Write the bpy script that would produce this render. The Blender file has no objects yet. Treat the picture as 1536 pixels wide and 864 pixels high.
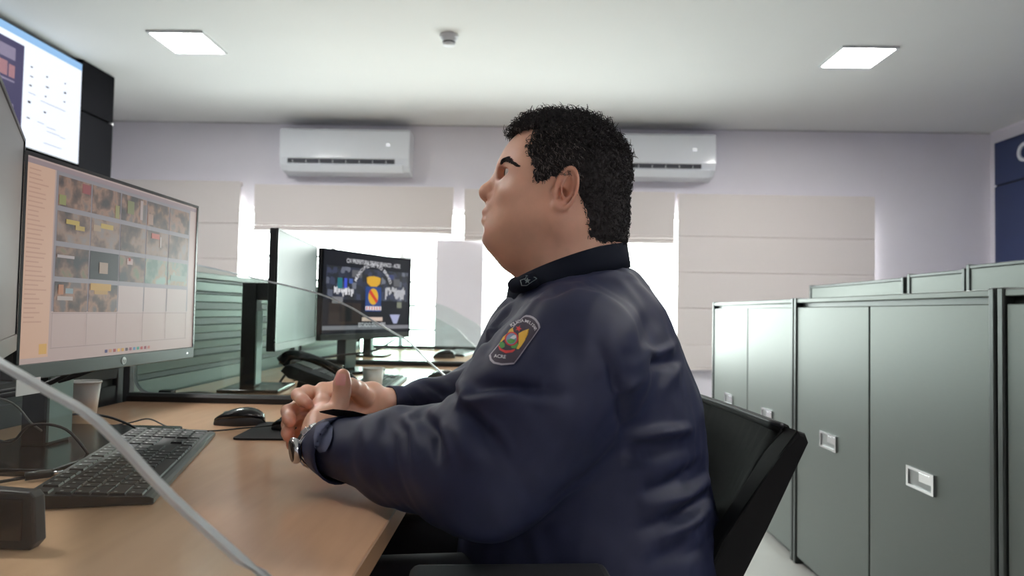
import bpy, bmesh, math, random
import numpy as np
from mathutils import Vector, Matrix, Euler
from mathutils.bvhtree import BVHTree
random.seed(7)
PI = math.pi
SC = bpy.context.scene
COL = SC.collection

# ------------------------------------------------------------------ camera
CAM_Z = 1.03
cd = bpy.data.cameras.new('camera'); cam = bpy.data.objects.new('camera', cd); COL.objects.link(cam)
cd.sensor_width = 36.0; cd.lens = 24.0; cd.clip_start = 0.02; cd.clip_end = 200
yd = Vector((17/1024, 36/1024, 1)).normalized()                 # room depth axis seen in camera axes
up = Vector((math.sin(.0185), -math.cos(.0185), 0)); up = (up - up.dot(yd)*yd).normalized()
xd = yd.cross(up)
if xd.x < 0: xd = -xd
cx = Vector((xd.x, yd.x, up.x)); cy = -Vector((xd.y, yd.y, up.y)); cz = -Vector((xd.z, yd.z, up.z))
cam.matrix_world = Matrix(((cx.x, cy.x, cz.x, 0), (cx.y, cy.y, cz.y, 0), (cx.z, cy.z, cz.z, CAM_Z), (0, 0, 0, 1)))
cd.dof.use_dof = True; cd.dof.focus_distance = 1.12; cd.dof.aperture_fstop = 5.0
SC.camera = cam

# ------------------------------------------------------------------ world, exposure
w = bpy.data.worlds.new('overcast_sky'); SC.world = w; w.use_nodes = True
bg = w.node_tree.nodes['Background']; bg.inputs[0].default_value = (.93, 1.0, .97, 1); bg.inputs[1].default_value = 20.0
SC.view_settings.view_transform = 'Standard'; SC.view_settings.look = 'None'
SC.view_settings.exposure = -0.15; SC.view_settings.gamma = 1.0; SC.view_settings.use_curve_mapping = False
SC.cycles.use_denoising = True
SC.cycles.max_bounces = 10; SC.cycles.diffuse_bounces = 5; SC.cycles.transparent_max_bounces = 24
SC.cycles.sample_clamp_indirect = 6.0; SC.cycles.caustics_reflective = False; SC.cycles.caustics_refractive = False
PANEL_W = 118.0        # emission of the ceiling panels
for (px0, px1) in ((-3.45, -.75), (-.35, 2.85)):                # portals only guide the sampling of the sky in the windows
    ld = bpy.data.lights.new('window_portal', 'AREA'); ld.shape = 'RECTANGLE'; ld.size = px1-px0; ld.size_y = 1.24
    ld.cycles.is_portal = True
    lo = bpy.data.objects.new('window_portal', ld); COL.objects.link(lo)
    lo.location = ((px0+px1)/2, 5.9, 1.27); lo.rotation_euler = (-PI/2, 0, 0)

# ------------------------------------------------------------------ helpers
def lin(c):
    return tuple((v/255/12.92 if v/255 <= .04045 else ((v/255+.055)/1.055)**2.4) for v in c[:3]) + (1,)
MATS = {}
def mat(name, rgb, rough=.5, metal=0., spec=.5, noise=0., nscale=20., bump=0., bscale=200., emit=0., emitc=None, coat=0., trans=0., stretch=None, sss=0., sheen=0.):
    if name in MATS: return MATS[name]
    m = bpy.data.materials.new(name); m.use_nodes = True; MATS[name] = m
    nt = m.node_tree; b = nt.nodes['Principled BSDF']
    b.inputs['Base Color'].default_value = lin(rgb); b.inputs['Roughness'].default_value = rough
    b.inputs['Metallic'].default_value = metal; b.inputs['Specular IOR Level'].default_value = spec
    b.inputs['Coat Weight'].default_value = coat; b.inputs['Transmission Weight'].default_value = trans
    if sss: b.inputs['Subsurface Weight'].default_value = sss; b.inputs['Subsurface Radius'].default_value = (.012, .005, .003); b.inputs['Subsurface Scale'].default_value = 1
    if sheen: b.inputs['Sheen Weight'].default_value = sheen; b.inputs['Sheen Roughness'].default_value = .4
    if emit:
        b.inputs['Emission Color'].default_value = lin(emitc or rgb); b.inputs['Emission Strength'].default_value = emit
    if noise or bump:
        tc = nt.nodes.new('ShaderNodeTexCoord'); mp = nt.nodes.new('ShaderNodeMapping'); nt.links.new(tc.outputs['Object'], mp.inputs[0])
        if stretch: mp.inputs['Scale'].default_value = stretch
    if noise:
        n = nt.nodes.new('ShaderNodeTexNoise'); n.inputs['Scale'].default_value = nscale; n.inputs['Detail'].default_value = 5
        nt.links.new(mp.outputs[0], n.inputs['Vector'])
        r = nt.nodes.new('ShaderNodeMapRange'); r.inputs[3].default_value = 1-noise; r.inputs[4].default_value = 1+noise
        nt.links.new(n.outputs['Fac'], r.inputs[0])
        x = nt.nodes.new('ShaderNodeMix'); x.data_type = 'RGBA'; x.blend_type = 'MULTIPLY'; x.inputs[0].default_value = 1
        x.inputs[6].default_value = lin(rgb); nt.links.new(r.outputs[0], x.inputs[7]); nt.links.new(x.outputs[2], b.inputs['Base Color'])
    if bump:
        n = nt.nodes.new('ShaderNodeTexNoise'); n.inputs['Scale'].default_value = bscale; nt.links.new(mp.outputs[0], n.inputs['Vector'])
        bp = nt.nodes.new('ShaderNodeBump'); bp.inputs['Strength'].default_value = bump; bp.inputs['Distance'].default_value = .002
        nt.links.new(n.outputs['Fac'], bp.inputs['Height']); nt.links.new(bp.outputs[0], b.inputs['Normal'])
    return m
def emat(name, rgb, s=1.0, gloss=.12):
    """lit screen pixels: emits its colour, with the weak sheen of a screen"""
    if name in MATS: return MATS[name]
    return mat(name, (6, 6, 7), rough=.35, spec=gloss*2, emit=s, emitc=rgb)
def glass_mat(name, tint, refl=1.0):
    if name in MATS: return MATS[name]
    m = bpy.data.materials.new(name); m.use_nodes = True; MATS[name] = m; nt = m.node_tree
    nt.nodes.remove(nt.nodes['Principled BSDF']); out = nt.nodes['Material Output']
    t = nt.nodes.new('ShaderNodeBsdfTransparent'); t.inputs[0].default_value = lin(tint)
    g = nt.nodes.new('ShaderNodeBsdfGlossy'); g.inputs['Roughness'].default_value = .03
    f = nt.nodes.new('ShaderNodeLayerWeight'); pw = nt.nodes.new('ShaderNodeMath'); pw.operation = 'POWER'; pw.inputs[1].default_value = 5; nt.links.new(f.outputs['Facing'], pw.inputs[0])
    k = nt.nodes.new('ShaderNodeMath'); k.operation = 'MULTIPLY_ADD'; k.inputs[1].default_value = .9*refl; k.inputs[2].default_value = .04*refl; nt.links.new(pw.outputs[0], k.inputs[0])
    x = nt.nodes.new('ShaderNodeMixShader'); nt.links.new(k.outputs[0], x.inputs[0]); nt.links.new(t.outputs[0], x.inputs[1]); nt.links.new(g.outputs[0], x.inputs[2])
    nt.links.new(x.outputs[0], out.inputs[0]); return m

def link(name, me, m, parent=None, smooth=False):
    if m is not None:
        for q in (m if isinstance(m, (list, tuple)) else [m]): me.materials.append(q)
    if smooth:
        for p in me.polygons: p.use_smooth = True
    o = bpy.data.objects.new(name, me); COL.objects.link(o)
    if parent: o.parent = parent
    return o
def obj(name, bm, m, parent=None, smooth=False):
    bmesh.ops.recalc_face_normals(bm, faces=bm.faces[:])
    me = bpy.data.meshes.new(name); bm.to_mesh(me); bm.free()
    return link(name, me, m, parent, smooth)
def tag(o, label=None, cat=None, group=None, kind=None):
    if label: o['label'] = label
    if cat: o['category'] = cat
    if group: o['group'] = group
    if kind: o['kind'] = kind
    return o
def thing(name, label, cat, loc=(0, 0, 0), rz=0., group=None):
    o = bpy.data.objects.new(name, None); o.empty_display_size = .05; COL.objects.link(o); o.location = loc; o.rotation_euler = (0, 0, rz)
    return tag(o, label, cat, group)
def copy_tree(o, parent=None):
    c = o.copy(); COL.objects.link(c); c.parent = parent
    for ch in list(o.children): copy_tree(ch, c)
    return c
def box(bm, x0, x1, y0, y1, z0, z1, bev=0., seg=2):
    r = bmesh.ops.create_cube(bm, size=1); vs = r['verts']
    for v in vs: v.co = Vector(((x0+x1)/2+v.co.x*(x1-x0), (y0+y1)/2+v.co.y*(y1-y0), (z0+z1)/2+v.co.z*(z1-z0)))
    if bev:
        es = list({e for v in vs for e in v.link_edges})
        bmesh.ops.bevel(bm, geom=es, offset=bev, segments=seg, affect='EDGES', profile=.5)
    return vs
def B(x0, x1, y0, y1, z0, z1, bev=0., seg=2):
    bm = bmesh.new(); box(bm, x0, x1, y0, y1, z0, z1, bev, seg); return bm
def bobj(name, x0, x1, y0, y1, z0, z1, m, parent=None, bev=0., seg=2): return obj(name, B(x0, x1, y0, y1, z0, z1, bev, seg), m, parent)
def catmull(P, n):
    P = [Vector(p) for p in P]; Q = [P[0]*2-P[1]]+P+[P[-1]*2-P[-2]]; out = []
    for i in range(1, len(Q)-2):
        a, b, c, d = Q[i-1:i+3]
        for k in range(n):
            t = k/n; out.append(.5*((2*b)+(c-a)*t+(2*a-5*b+4*c-d)*t*t+(3*b-a-3*c+d)*t**3))
    out.append(P[-1]); return out
def tube(bm, P, r, n=8, cap=True):
    P = [Vector(p) for p in P]; rs = r if isinstance(r, (list, tuple)) else [r]*len(P); rings = []; prev = None
    for i, p in enumerate(P):
        d = (P[min(i+1, len(P)-1)]-P[max(i-1, 0)]).normalized()
        a = (prev - d*prev.dot(d)) if prev is not None else d.orthogonal()
        if a.length < 1e-6: a = d.orthogonal()
        a.normalize(); prev = a; b = d.cross(a)
        rings.append([bm.verts.new(p+(a*math.cos(2*PI*k/n)+b*math.sin(2*PI*k/n))*rs[i]) for k in range(n)])
    for q, s in zip(rings, rings[1:]):
        for k in range(n): bm.faces.new((q[k], q[(k+1) % n], s[(k+1) % n], s[k]))
    if cap: bm.faces.new(rings[0][::-1]); bm.faces.new(rings[-1])
def tobj(name, P, r, m, parent=None, n=8, sm=4):
    bm = bmesh.new(); Q = catmull(P, sm) if sm > 1 and len(P) > 2 else P
    tube(bm, Q, r, n); return obj(name, bm, m, parent, True)
def lathe(bm, prof, n=24, c=(0, 0, 0), capb=True, capt=True):
    rings = [[bm.verts.new((c[0]+r*math.cos(2*PI*k/n), c[1]+r*math.sin(2*PI*k/n), c[2]+z)) for k in range(n)] for r, z in prof]
    for q, s in zip(rings, rings[1:]):
        for k in range(n): bm.faces.new((q[k], q[(k+1) % n], s[(k+1) % n], s[k]))
    if capb: bm.faces.new(rings[0][::-1])
    if capt: bm.faces.new(rings[-1])
def prism(bm, pts, axis, a, b, bev=0.):
    """polygon in the two other axes, extruded along axis from a to b"""
    def P(u, v, t): return {'x': (t, u, v), 'y': (u, t, v), 'z': (u, v, t)}[axis]
    A = [bm.verts.new(P(u, v, a)) for u, v in pts]; Bv = [bm.verts.new(P(u, v, b)) for u, v in pts]
    n = len(pts); fa = bm.faces.new(A); fb = bm.faces.new(Bv[::-1])
    for k in range(n): bm.faces.new((A[k], Bv[k], Bv[(k+1) % n], A[(k+1) % n]))
    if bev: bmesh.ops.bevel(bm, geom=list(fa.edges)+list(fb.edges), offset=bev, segments=2, affect='EDGES', profile=.5)
def PR(pts, axis, a, b, bev=0.):
    bm = bmesh.new(); prism(bm, pts, axis, a, b, bev); return bm
def rrect(x0, x1, y0, y1, r, n=4):
    out = []
    for cx_, cy_, a0 in ((x1-r, y1-r, 0), (x0+r, y1-r, 90), (x0+r, y0+r, 180), (x1-r, y0+r, 270)):
        for k in range(n+1):
            a = math.radians(a0+90*k/n); out.append((cx_+r*math.cos(a), cy_+r*math.sin(a)))
    return out
def text2d(s, size=1.0):
    cu = bpy.data.curves.new('t', 'FONT'); cu.body = s; cu.size = size; cu.align_x = 'CENTER'; cu.align_y = 'CENTER'; cu.resolution_u = 3; cu.offset = .012*size
    o = bpy.data.objects.new('t', cu); COL.objects.link(o)
    dg = bpy.context.evaluated_depsgraph_get(); ev = o.evaluated_get(dg); me = ev.to_mesh()
    V = [(v.co.x, v.co.y) for v in me.vertices]; F = [tuple(p.vertices) for p in me.polygons]
    ev.to_mesh_clear(); bpy.data.objects.remove(o); bpy.data.curves.remove(cu); return V, F
def trace(px, py, Y):
    """a traced outline point, in metres, on the plane at depth Y of the room"""
    dz = Y*(468-py+.018*(px-785))/1024
    return Vector((Y*(px-785)/1024-.0185*dz, Y, CAM_Z+dz))

# ------------------------------------------------------------------ materials
M_wall = mat('wall_paint', (238, 234, 243), .75, noise=.02, nscale=6)
M_ceil = mat('ceiling_paint', (228, 228, 227), .8, noise=.015, nscale=3)
M_floor = mat('floor_tile', (214, 212, 208), .3, noise=.05, nscale=12)
M_wood = mat('desk_laminate', (226, 182, 148), .17, noise=.10, nscale=7, stretch=(6, .7, 6), bump=.03, bscale=60)
M_black = mat('black_plastic', (18, 18, 20), .42, bump=.04, bscale=900)
M_blackg = mat('black_gloss', (14, 14, 16), .2)
M_char = mat('charcoal_plastic', (42, 43, 46), .5)
M_white = mat('white_plastic', (235, 237, 242), .28)
M_whitem = mat('white_metal', (232, 234, 236), .4)
M_grey = mat('grey_metal', (120, 124, 124), .4, .5)
M_chrome = mat('chrome', (215, 215, 218), .18, 1.)
M_slat = mat('slat_paint', (88, 102, 96), .42, .25)
M_cab = mat('cabinet_steel', (96, 102, 98), .46, .4, noise=.04, nscale=30, stretch=(1, 1, 8))
M_cabd = mat('cabinet_frame', (72, 76, 75), .4, .5)
M_blue = mat('blue_panel', (38, 52, 92), .5, noise=.05, nscale=8)
M_fab = mat('blind_fabric', (230, 222, 220), .9, noise=.04, nscale=300, bump=.1, bscale=800)
M_glass = glass_mat('clear_glass', (246, 251, 249))
M_pane = glass_mat('window_glass', (252, 254, 253))
M_gedge = mat('polished_glass_edge', (205, 212, 218), .3, trans=.35)
M_cable = mat('black_cable', (22, 22, 24), .5)
M_cableg = mat('grey_cable', (120, 116, 110), .5)

# ------------------------------------------------------------------ the room
XL, XR, YF, YB, ZC = -3.6, 3.9, -3.2, 5.76, 2.608
def S(name, bm, m): return tag(obj(name, bm, m), kind='structure')
S('floor', B(XL-.2, XR+.2, YF-.2, YB+.2, -.1, 0), M_floor)
S('ceiling', B(XL-.2, XR+.2, YF-.2, YB+.2, ZC, ZC+.1), M_ceil)
S('wall_left', B(XL-.15, XL, YF, YB, 0, ZC), M_wall)
S('wall_right', B(XR, XR+.15, YF, YB, 0, ZC), M_wall)
S('wall_front', B(XL, XR, YF-.15, YF, 0, ZC), M_wall)
WX0, WX1, WZ0, WZ1 = -3.45, 2.86, .655, 1.885
bm = bmesh.new()                                               # back wall with a ribbon opening, one ring mesh
outer = [(XL, 0), (XR, 0), (XR, ZC), (XL, ZC)]; inner = [(WX0, WZ0), (WX1, WZ0), (WX1, WZ1), (WX0, WZ1)]
lay = {}
for y in (YB, YB+.18):
    lay[y] = ([bm.verts.new((x, y, z)) for x, z in outer], [bm.verts.new((x, y, z)) for x, z in inner])
for k in range(4):
    j = (k+1) % 4
    for y in lay: bm.faces.new((lay[y][0][k], lay[y][0][j], lay[y][1][j], lay[y][1][k]))
    bm.faces.new((lay[YB][1][k], lay[YB][1][j], lay[YB+.18][1][j], lay[YB+.18][1][k]))
    bm.faces.new((lay[YB][0][k], lay[YB][0][j], lay[YB+.18][0][j], lay[YB+.18][0][k]))
wb = S('wall_back', bm, M_wall)
bobj('pier', -.746, -.347, YB-.015, YB+.17, WZ0, 1.628, M_wall, wb)
bobj('window_sill', WX0, WX1, YB-.05, YB+.17, WZ0-.03, WZ0, M_whitem, wb, .004)
S('trim_1', B(XL, XR, YB-.010, YB, ZC-.012, ZC), mat('shadow_gap', (205, 203, 206), .7))
S('trim_2', B(XR-.010, XR, YF, YB-.010, ZC-.012, ZC), M_wall)
S('baseboard_back', B(XL, XR, YB-.014, YB, 0, .09), M_whitem)
for n, (a, b) in enumerate(((WX0, -.45), (-.45, WX1))):
    wn = S(f'window_{n+1}', PR([(a, WZ0), (b, WZ0), (b, WZ0+.03), (a, WZ0+.03)], 'y', YB+.08, YB+.13), M_whitem)
    bobj('frame_rail', a, b, YB+.08, YB+.13, WZ1-.035, WZ1, M_whitem, wn)
    k = round((b-a)/.62); st = (b-a)/k
    for i in range(k+1): bobj('mullion', a+i*st-.018, a+i*st+.018, YB+.08, YB+.13, WZ0, WZ1, M_whitem, wn)
    for i in range(k):
        bobj('pane', a+i*st+.018, a+(i+1)*st-.018, YB+.102, YB+.106, WZ0+.03, WZ1-.035, M_pane, wn)
        for q in range(1, 6): bobj('glazing_bar', a+i*st+.018, a+(i+1)*st-.018, YB+.09, YB+.118, WZ0+q*.205-.011, WZ0+q*.205+.011, M_whitem, wn)

# blue boards on the right wall
bp = thing('wall_cladding', 'navy blue cladding boards on the right wall beside the corner', 'cladding', (XR, 5.68, 0))
bobj('backing', -.008, -.0005, -6.1, -.004, .2, 2.498, mat('cladding_backing', (14, 18, 34), .7), bp)  # dark navy board that shows in the seams
for k in range(5):
    for (z0, z1) in ((.2, 2.135), (2.15, 2.50)):
        bobj('board', -.022, -.009, -(k+1)*1.22+.006, -k*1.22, z0, z1, M_blue, bp, .003)
bm = bmesh.new()
prof = [(.048+.0*0, .0), (.075, .0), (.075, .012), (.048, .012), (.048, 0)]
lathe(bm, prof, 32, capb=False, capt=False)
em = tag(obj('wall_emblem', bm, M_white), 'white round emblem on navy board at the far right edge', 'emblem')
em.rotation_euler = (0, -PI/2, 0); em.location = (XR-.023, 5.33, 2.35)

# ------------------------------------------------------------------ ceiling fixtures
M_lamp = mat('panel_diffuser', (255, 255, 255), .5, emit=PANEL_W, emitc=(255, 253, 250))
LAMPS = [(-2.035, 4.0, 'square ceiling light panel above the video wall side'), (1.985, 4.1, 'square ceiling light panel above the grey cabinets')]
OFF = [(-2.035, 1.4), (1.985, 1.4), (1.985, -1.3)]
for i, (x, y, lab) in enumerate(LAMPS+[(x, y, None) for x, y in OFF]):
    t = thing('ceiling_light', lab or ('square ceiling light panel overhead, row %s, %s' % ({1.4: 'over the desks', -1.3: 'behind the camera'}[y], 'left' if x < 0 else 'right' if x > 0 else 'middle')), 'ceiling light', (x, y, ZC), 0, 'square ceiling light panels')
    bm = bmesh.new()
    for q in ((-.165, .165, -.165, -.15), (-.165, .165, .15, .165), (-.165, -.15, -.15, .15), (.15, .165, -.15, .15)): box(bm, *q, -.012, -.0005)
    obj('frame', bm, M_whitem, t)
    bobj('diffuser', -.15, .15, -.15, .15, -.009, -.001, M_lamp, t)
t = thing('smoke_detector', 'small round white smoke detector on the ceiling', 'smoke detector', (-.455, 3.86, ZC))
bm = bmesh.new(); lathe(bm, [(.05, -.018), (.054, -.012), (.054, -.0005)], 28); obj('base', bm, M_white, t, True)
bm = bmesh.new(); lathe(bm, [(.016, -.062), (.03, -.058), (.036, -.05), (.037, -.034), (.046, -.019), (.046, -.017)], 28); obj('sensor_cap', bm, M_white, t, True)
bm = bmesh.new(); lathe(bm, [(.0375, -.046), (.0375, -.04)], 28); obj('vent_ring', bm, M_char, t)

# ------------------------------------------------------------------ air conditioners
M_ac = mat('air_conditioner_shell', (236, 239, 246), .1)
def aircon(x0, label):
    t = thing('air_conditioner', label, 'air conditioner', (x0+.535, YB, 2.15), 0, 'wall air conditioners')
    W = .535
    bm = PR([(-.001, .36), (-.20, .36), (-.222, .34), (-.225, .12), (-.205, .06), (-.15, .02), (-.001, 0.0)], 'x', -W, W, .006)
    obj('housing', bm, M_ac, t, False)
    bobj('air_outlet', -W+.07, W-.12, -.2235, -.12, .074, .108, mat('outlet_dark', (60, 62, 70), .6), t)
    fl = obj('flap', PR([(-.205, .070), (-.238, .062), (-.242, .055), (-.19, .004), (-.175, .004)], 'x', -W+.065, W-.05, .001), M_ac, t)
    for k in range(8): bobj('louvre_blade', -W+.11+k*.11, -W+.114+k*.11, -.2255, -.19, .07, .096, M_white, t)
    V, F = text2d('78', .03); bm = bmesh.new(); vs = [bm.verts.new((.36+x, -.2262, .225+y)) for x, y in V]
    for f in F:
        try: bm.faces.new([vs[i] for i in f])
        except ValueError: pass
    obj('display', bm, mat('led_digits', (250, 252, 255), .4, emit=1.2), t)
    return t
aircon(-2.03, 'white wall air conditioner with open flap, left of the man')
aircon(.475, 'white wall air conditioner partly behind the man\'s head')

# ------------------------------------------------------------------ roman blinds
def blind(x0, x1, zt, zb, label, stacked):
    t = thing('roman_blind', label, 'blind', ((x0+x1)/2, YB-.01, zt), 0, 'roman blinds along the window wall'); W = (x1-x0)/2
    bobj('head_rail', -W, W, -.045, 0, -.035, 0, M_fab, t, .004)
    if stacked:
        h = zt-zb
        bobj('fabric_panel', -W, W, -.052, -.045, -(h-.075), 0, M_fab, t, .003)
        for k in range(3):
            bobj('fabric_fold', -W, W, -.066-.012*k, -.03, -(h-.075)-.025*(k+1)+.004, -(h-.075)-.025*k, M_fab, t, .008, 3)
    else:
        z = 0; first = True
        while z < zt-zb-.02:
            hgt = min(.36 if first else .30, zt-zb-z)
            bm = PR([(-.046, -z), (-.053, -z-.01), (-.055, -z-hgt*.6), (-.051, -z-hgt+.006), (-.043, -z-hgt), (-.038, -z-hgt), (-.040, -z)], 'x', -W, W)
            obj('fabric_panel', bm, M_fab, t); z += hgt; first = False
        bobj('bottom_bar', -W, W, -.056, -.036, -(zt-zb)-.012, -(zt-zb), M_fab, t, .003)
blind(-3.55, -2.41, 2.09, .62, 'lowered cream roman blind at far left beside the video wall', False)
blind(-2.29, -.605, 2.068, 1.668, 'raised cream roman blind under the left air conditioner', True)
blind(-.512, 1.25, 2.056, 1.615, 'raised cream roman blind behind the man\'s head', True)
blind(1.277, 2.905, 2.045, .59, 'lowered cream roman blind above the grey cabinets', False)

# ------------------------------------------------------------------ video wall (left)
VX = -2.87
vw = thing('video_wall_housing', 'black panelled housing around the wall displays', 'cabinet', (VX, 4.3, 0))
M_vw = mat('video_wall_panel', (17, 17, 21), .9, spec=.12, bump=.05, bscale=500)
bobj('carcass', -.5, -.06, -4.2, .35, .02, ZC-.002, M_black, vw)
bobj('panel', -.06, 0, .005, .348, 2.283, ZC-.004, M_vw, vw, .004)
bobj('panel', -.06, 0, .005, .348, 1.60, 2.270, M_vw, vw, .004)
bobj('panel', -.06, 0, .005, .348, .10, 1.588, M_vw, vw, .004)
bobj('plinth', -.06, -.002, -4.2, 0, .02, 1.24, M_vw, vw, .004)
bobj('light_gap', -.02, .001, .335, .35, 2.268, 2.284, M_whitem, vw)  # small white piece put in for the light gap at the groove end
def wall_display(y0, z0, label, lit):
    t = thing('wall_display', label, 'display', (VX, y0, z0)); Wd, Hd = 1.165, .656
    bobj('bezel', -.055, 0, .002, Wd-.002, .002, Hd-.002, M_blackg, t, .003)
    s = bobj('screen', -.002, .002, .006, Wd-.006, .006, Hd-.006, emat('display_white' if lit else 'display_dark', (238, 244, 255) if lit else (20, 24, 40), 1.25 if lit else .4), t)
    if lit:
        e = .0022
        def q(name, a, b, c, d, m): bobj(name, e, e+.0006, a, b, c, d, m, s)
        q('header_band', .006, Wd-.006, Hd-.05, Hd-.006, emat('header_blue', (150, 195, 240), 1.1))
        q('photo', .42, .655, .02, .57, emat('collage_dark', (72, 66, 110), .8))
        q('photo', .44, .59, .46, .53, emat('collage_pale', (190, 180, 205), .8))
        q('photo', .46, .535, .36, .44, emat('collage_pink', (225, 170, 170), .8))
        q('photo', .545, .59, .36, .43, emat('collage_pink', (225, 170, 170), .8))
        q('photo', .45, .59, .335, .345, emat('collage_pale', (190, 180, 205), .8))
        q('photo', .56, .585, .14, .20, emat('collage_red', (200, 60, 80), .9))
        q('photo', .54, .59, .19, .215, emat('collage_pale', (190, 180, 205), .8))
        q('photo', .005, .415, .02, .57, emat('collage_teal', (90, 110, 140), .8))
        ic = emat('icon_ink', (70, 70, 80), .6); il = emat('icon_line', (190, 198, 215), 1)
        for a, c in ((.71, .47), (.71, .415), (.705, .36), (.84, .455), (.835, .335), (1.0, .47), (1.0, .41), (1.0, .355), (.70, .26), (.83, .24), (.695, .17), (.84, .395)):
            q('icon', a, a+random.uniform(.012, .028), c, c+random.uniform(.006, .014), ic)
        for a, b, c in ((.70, .76, .318), (.80, 1.02, .30), (.78, .84, .17), (.86, .94, .16), (.86, .98, .135), (.98, 1.03, .13), (.84, 1.0, .06)):
            q('text_line', a, b, c, c+.005, il)
    return t
wall_display(3.135, 1.918, 'bright white wall display showing icons beside the black panels', True)
wall_display(3.135, 1.252, 'dark wall display below the bright white one', False)
wall_display(1.965, 1.918, 'dark wall display left of the bright white one', False)

# ------------------------------------------------------------------ desks, dividers, slat panels
DX0, DX1, DZ = -1.185, -.178, .74
def desk(y0, y1, label):
    t = thing('desk', label, 'desk', (DX0, y0, 0), 0, 'wooden workstation desks'); L = y1-y0; D = DX1-DX0
    bobj('desktop', 0, D-.003, 0, L, DZ-.028, DZ, M_wood, t, .0015)
    bobj('edge_band', D-.003, D, 0, L, DZ-.028, DZ, mat('edge_band', (176, 138, 104), .5), t)
    for y in (.03, L-.07): 
        bobj('leg', D-.16, D-.10, y, y+.04, 0, DZ-.028, M_grey, t, .003); bobj('leg', .06, .12, y, y+.04, 0, DZ-.028, M_grey, t, .003)
    bobj('cross_beam', .3, .34, .07, L-.07, DZ-.09, DZ-.03, M_grey, t)
desk(-.955, .545, 'wooden desk in front of the near glass divider')
desk(.55, 2.045, 'light wooden desk the man leans on')
desk(2.05, 3.545, 'wooden desk behind the second glass divider, under the phone')
desk(3.55, 5.045, 'farthest wooden desk, bright under the windows')
GP = [(-1.172, 1.19), (-1.008, 1.159), (-.782, 1.112), (-.618, 1.075), (-.525, 1.038), (-.453, .997), (-.39, .963), (-.341, .935), (-.279, .876), (-.204, .813), (-.165, .772)]
GPs = [(v.x, v.y) for v in catmull([Vector((a, b, 0)) for a, b in GP], 4)]
corner = [(-1.122+.05*math.cos(a), .81+.05*math.sin(a)) for a in np.linspace(-PI/2, -PI, 7)]
GOUT = [(-.16, .76)] + corner + GPs
def divider(y, label):
    t = thing('glass_divider', label, 'divider', (0, y, 0), 0, 'curved glass desk dividers')
    obj('glass_sheet', PR(GOUT, 'y', -.0046, .0046), M_glass, t)
    bm = bmesh.new(); n = len(GOUT)                            # polished rim all round
    vs = [[bm.verts.new((x, s, z)) for x, z in GOUT] for s in (-.005, .005)]
    cxm, czm = -.75, .9
    qd = lambda x, z: (Vector((-1.0, .45))-Vector((x, z))).normalized()*.0045 if z > .82 and x > -1.15 else (Vector((-1.1, .88))-Vector((x, z))).normalized()*.006 if x < -1.05 else Vector((0, .004))
    vi = [[bm.verts.new((x+qd(x, z).x, s, z+qd(x, z).y)) for x, z in GOUT] for s in (-.005, .005)]
    for k in range(n):
        j = (k+1) % n
        bm.faces.new((vs[0][k], vs[0][j], vs[1][j], vs[1][k])); bm.faces.new((vi[0][k], vi[0][j], vs[0][j], vs[0][k])); bm.faces.new((vs[1][k], vs[1][j], vi[1][j], vi[1][k]))
    obj('polished_edge', bm, M_gedge, t)
    bm = PR([(-.022, .7405), (.022, .7405), (.022, .756), (.012, .765), (-.012, .765), (-.022, .756)], 'x', -1.183, -.2)
    obj('base_rail', bm, M_black, t)
    return t
divider(.552, 'glass divider sheet with slanted edge nearest the camera')
divider(2.055, 'glass divider sheet with rounded corner standing behind the mouse')
divider(3.556, 'glass divider sheet in front of the far desk')
divider(5.06, 'glass divider sheet nearest the windows')
def slat_panel(y0, y1, label, M_slat=M_slat):
    t = thing('slat_panel', label, 'partition', (-1.2, y0, 0), 0, 'slatted partitions behind the desks'); L = y1-y0
    bobj('back_sheet', -.03, -.012, 0, L, .02, 1.14, mat('slat_channel', (46, 54, 51), .5), t)
    bobj('top_cap', -.036, .004, 0, L, 1.132, 1.155, M_cab, t, .003)
    for z0, z1 in ((1.083, 1.122), (1.043, 1.077), (.985, 1.018), (.927, .960), (.868, .902), (.808, .845)):
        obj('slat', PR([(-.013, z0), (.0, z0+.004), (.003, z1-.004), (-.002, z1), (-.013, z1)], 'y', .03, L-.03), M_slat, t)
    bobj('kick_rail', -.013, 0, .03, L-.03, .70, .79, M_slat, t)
    for y in (0, L-.03): bobj('post', -.034, .003, y, y+.03, .02, 1.131, M_char, t, .003)
slat_panel(.56, 2.04, 'slatted partition shaded dark behind the near monitor', mat('slat_shaded', (34, 34, 36), .5))  # shade behind the monitor painted in as a darker slat colour
slat_panel(2.07, 3.54, 'slatted grey green partition seen through the glass divider')
slat_panel(3.57, 5.04, 'slatted grey partition behind the farthest desk')

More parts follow.
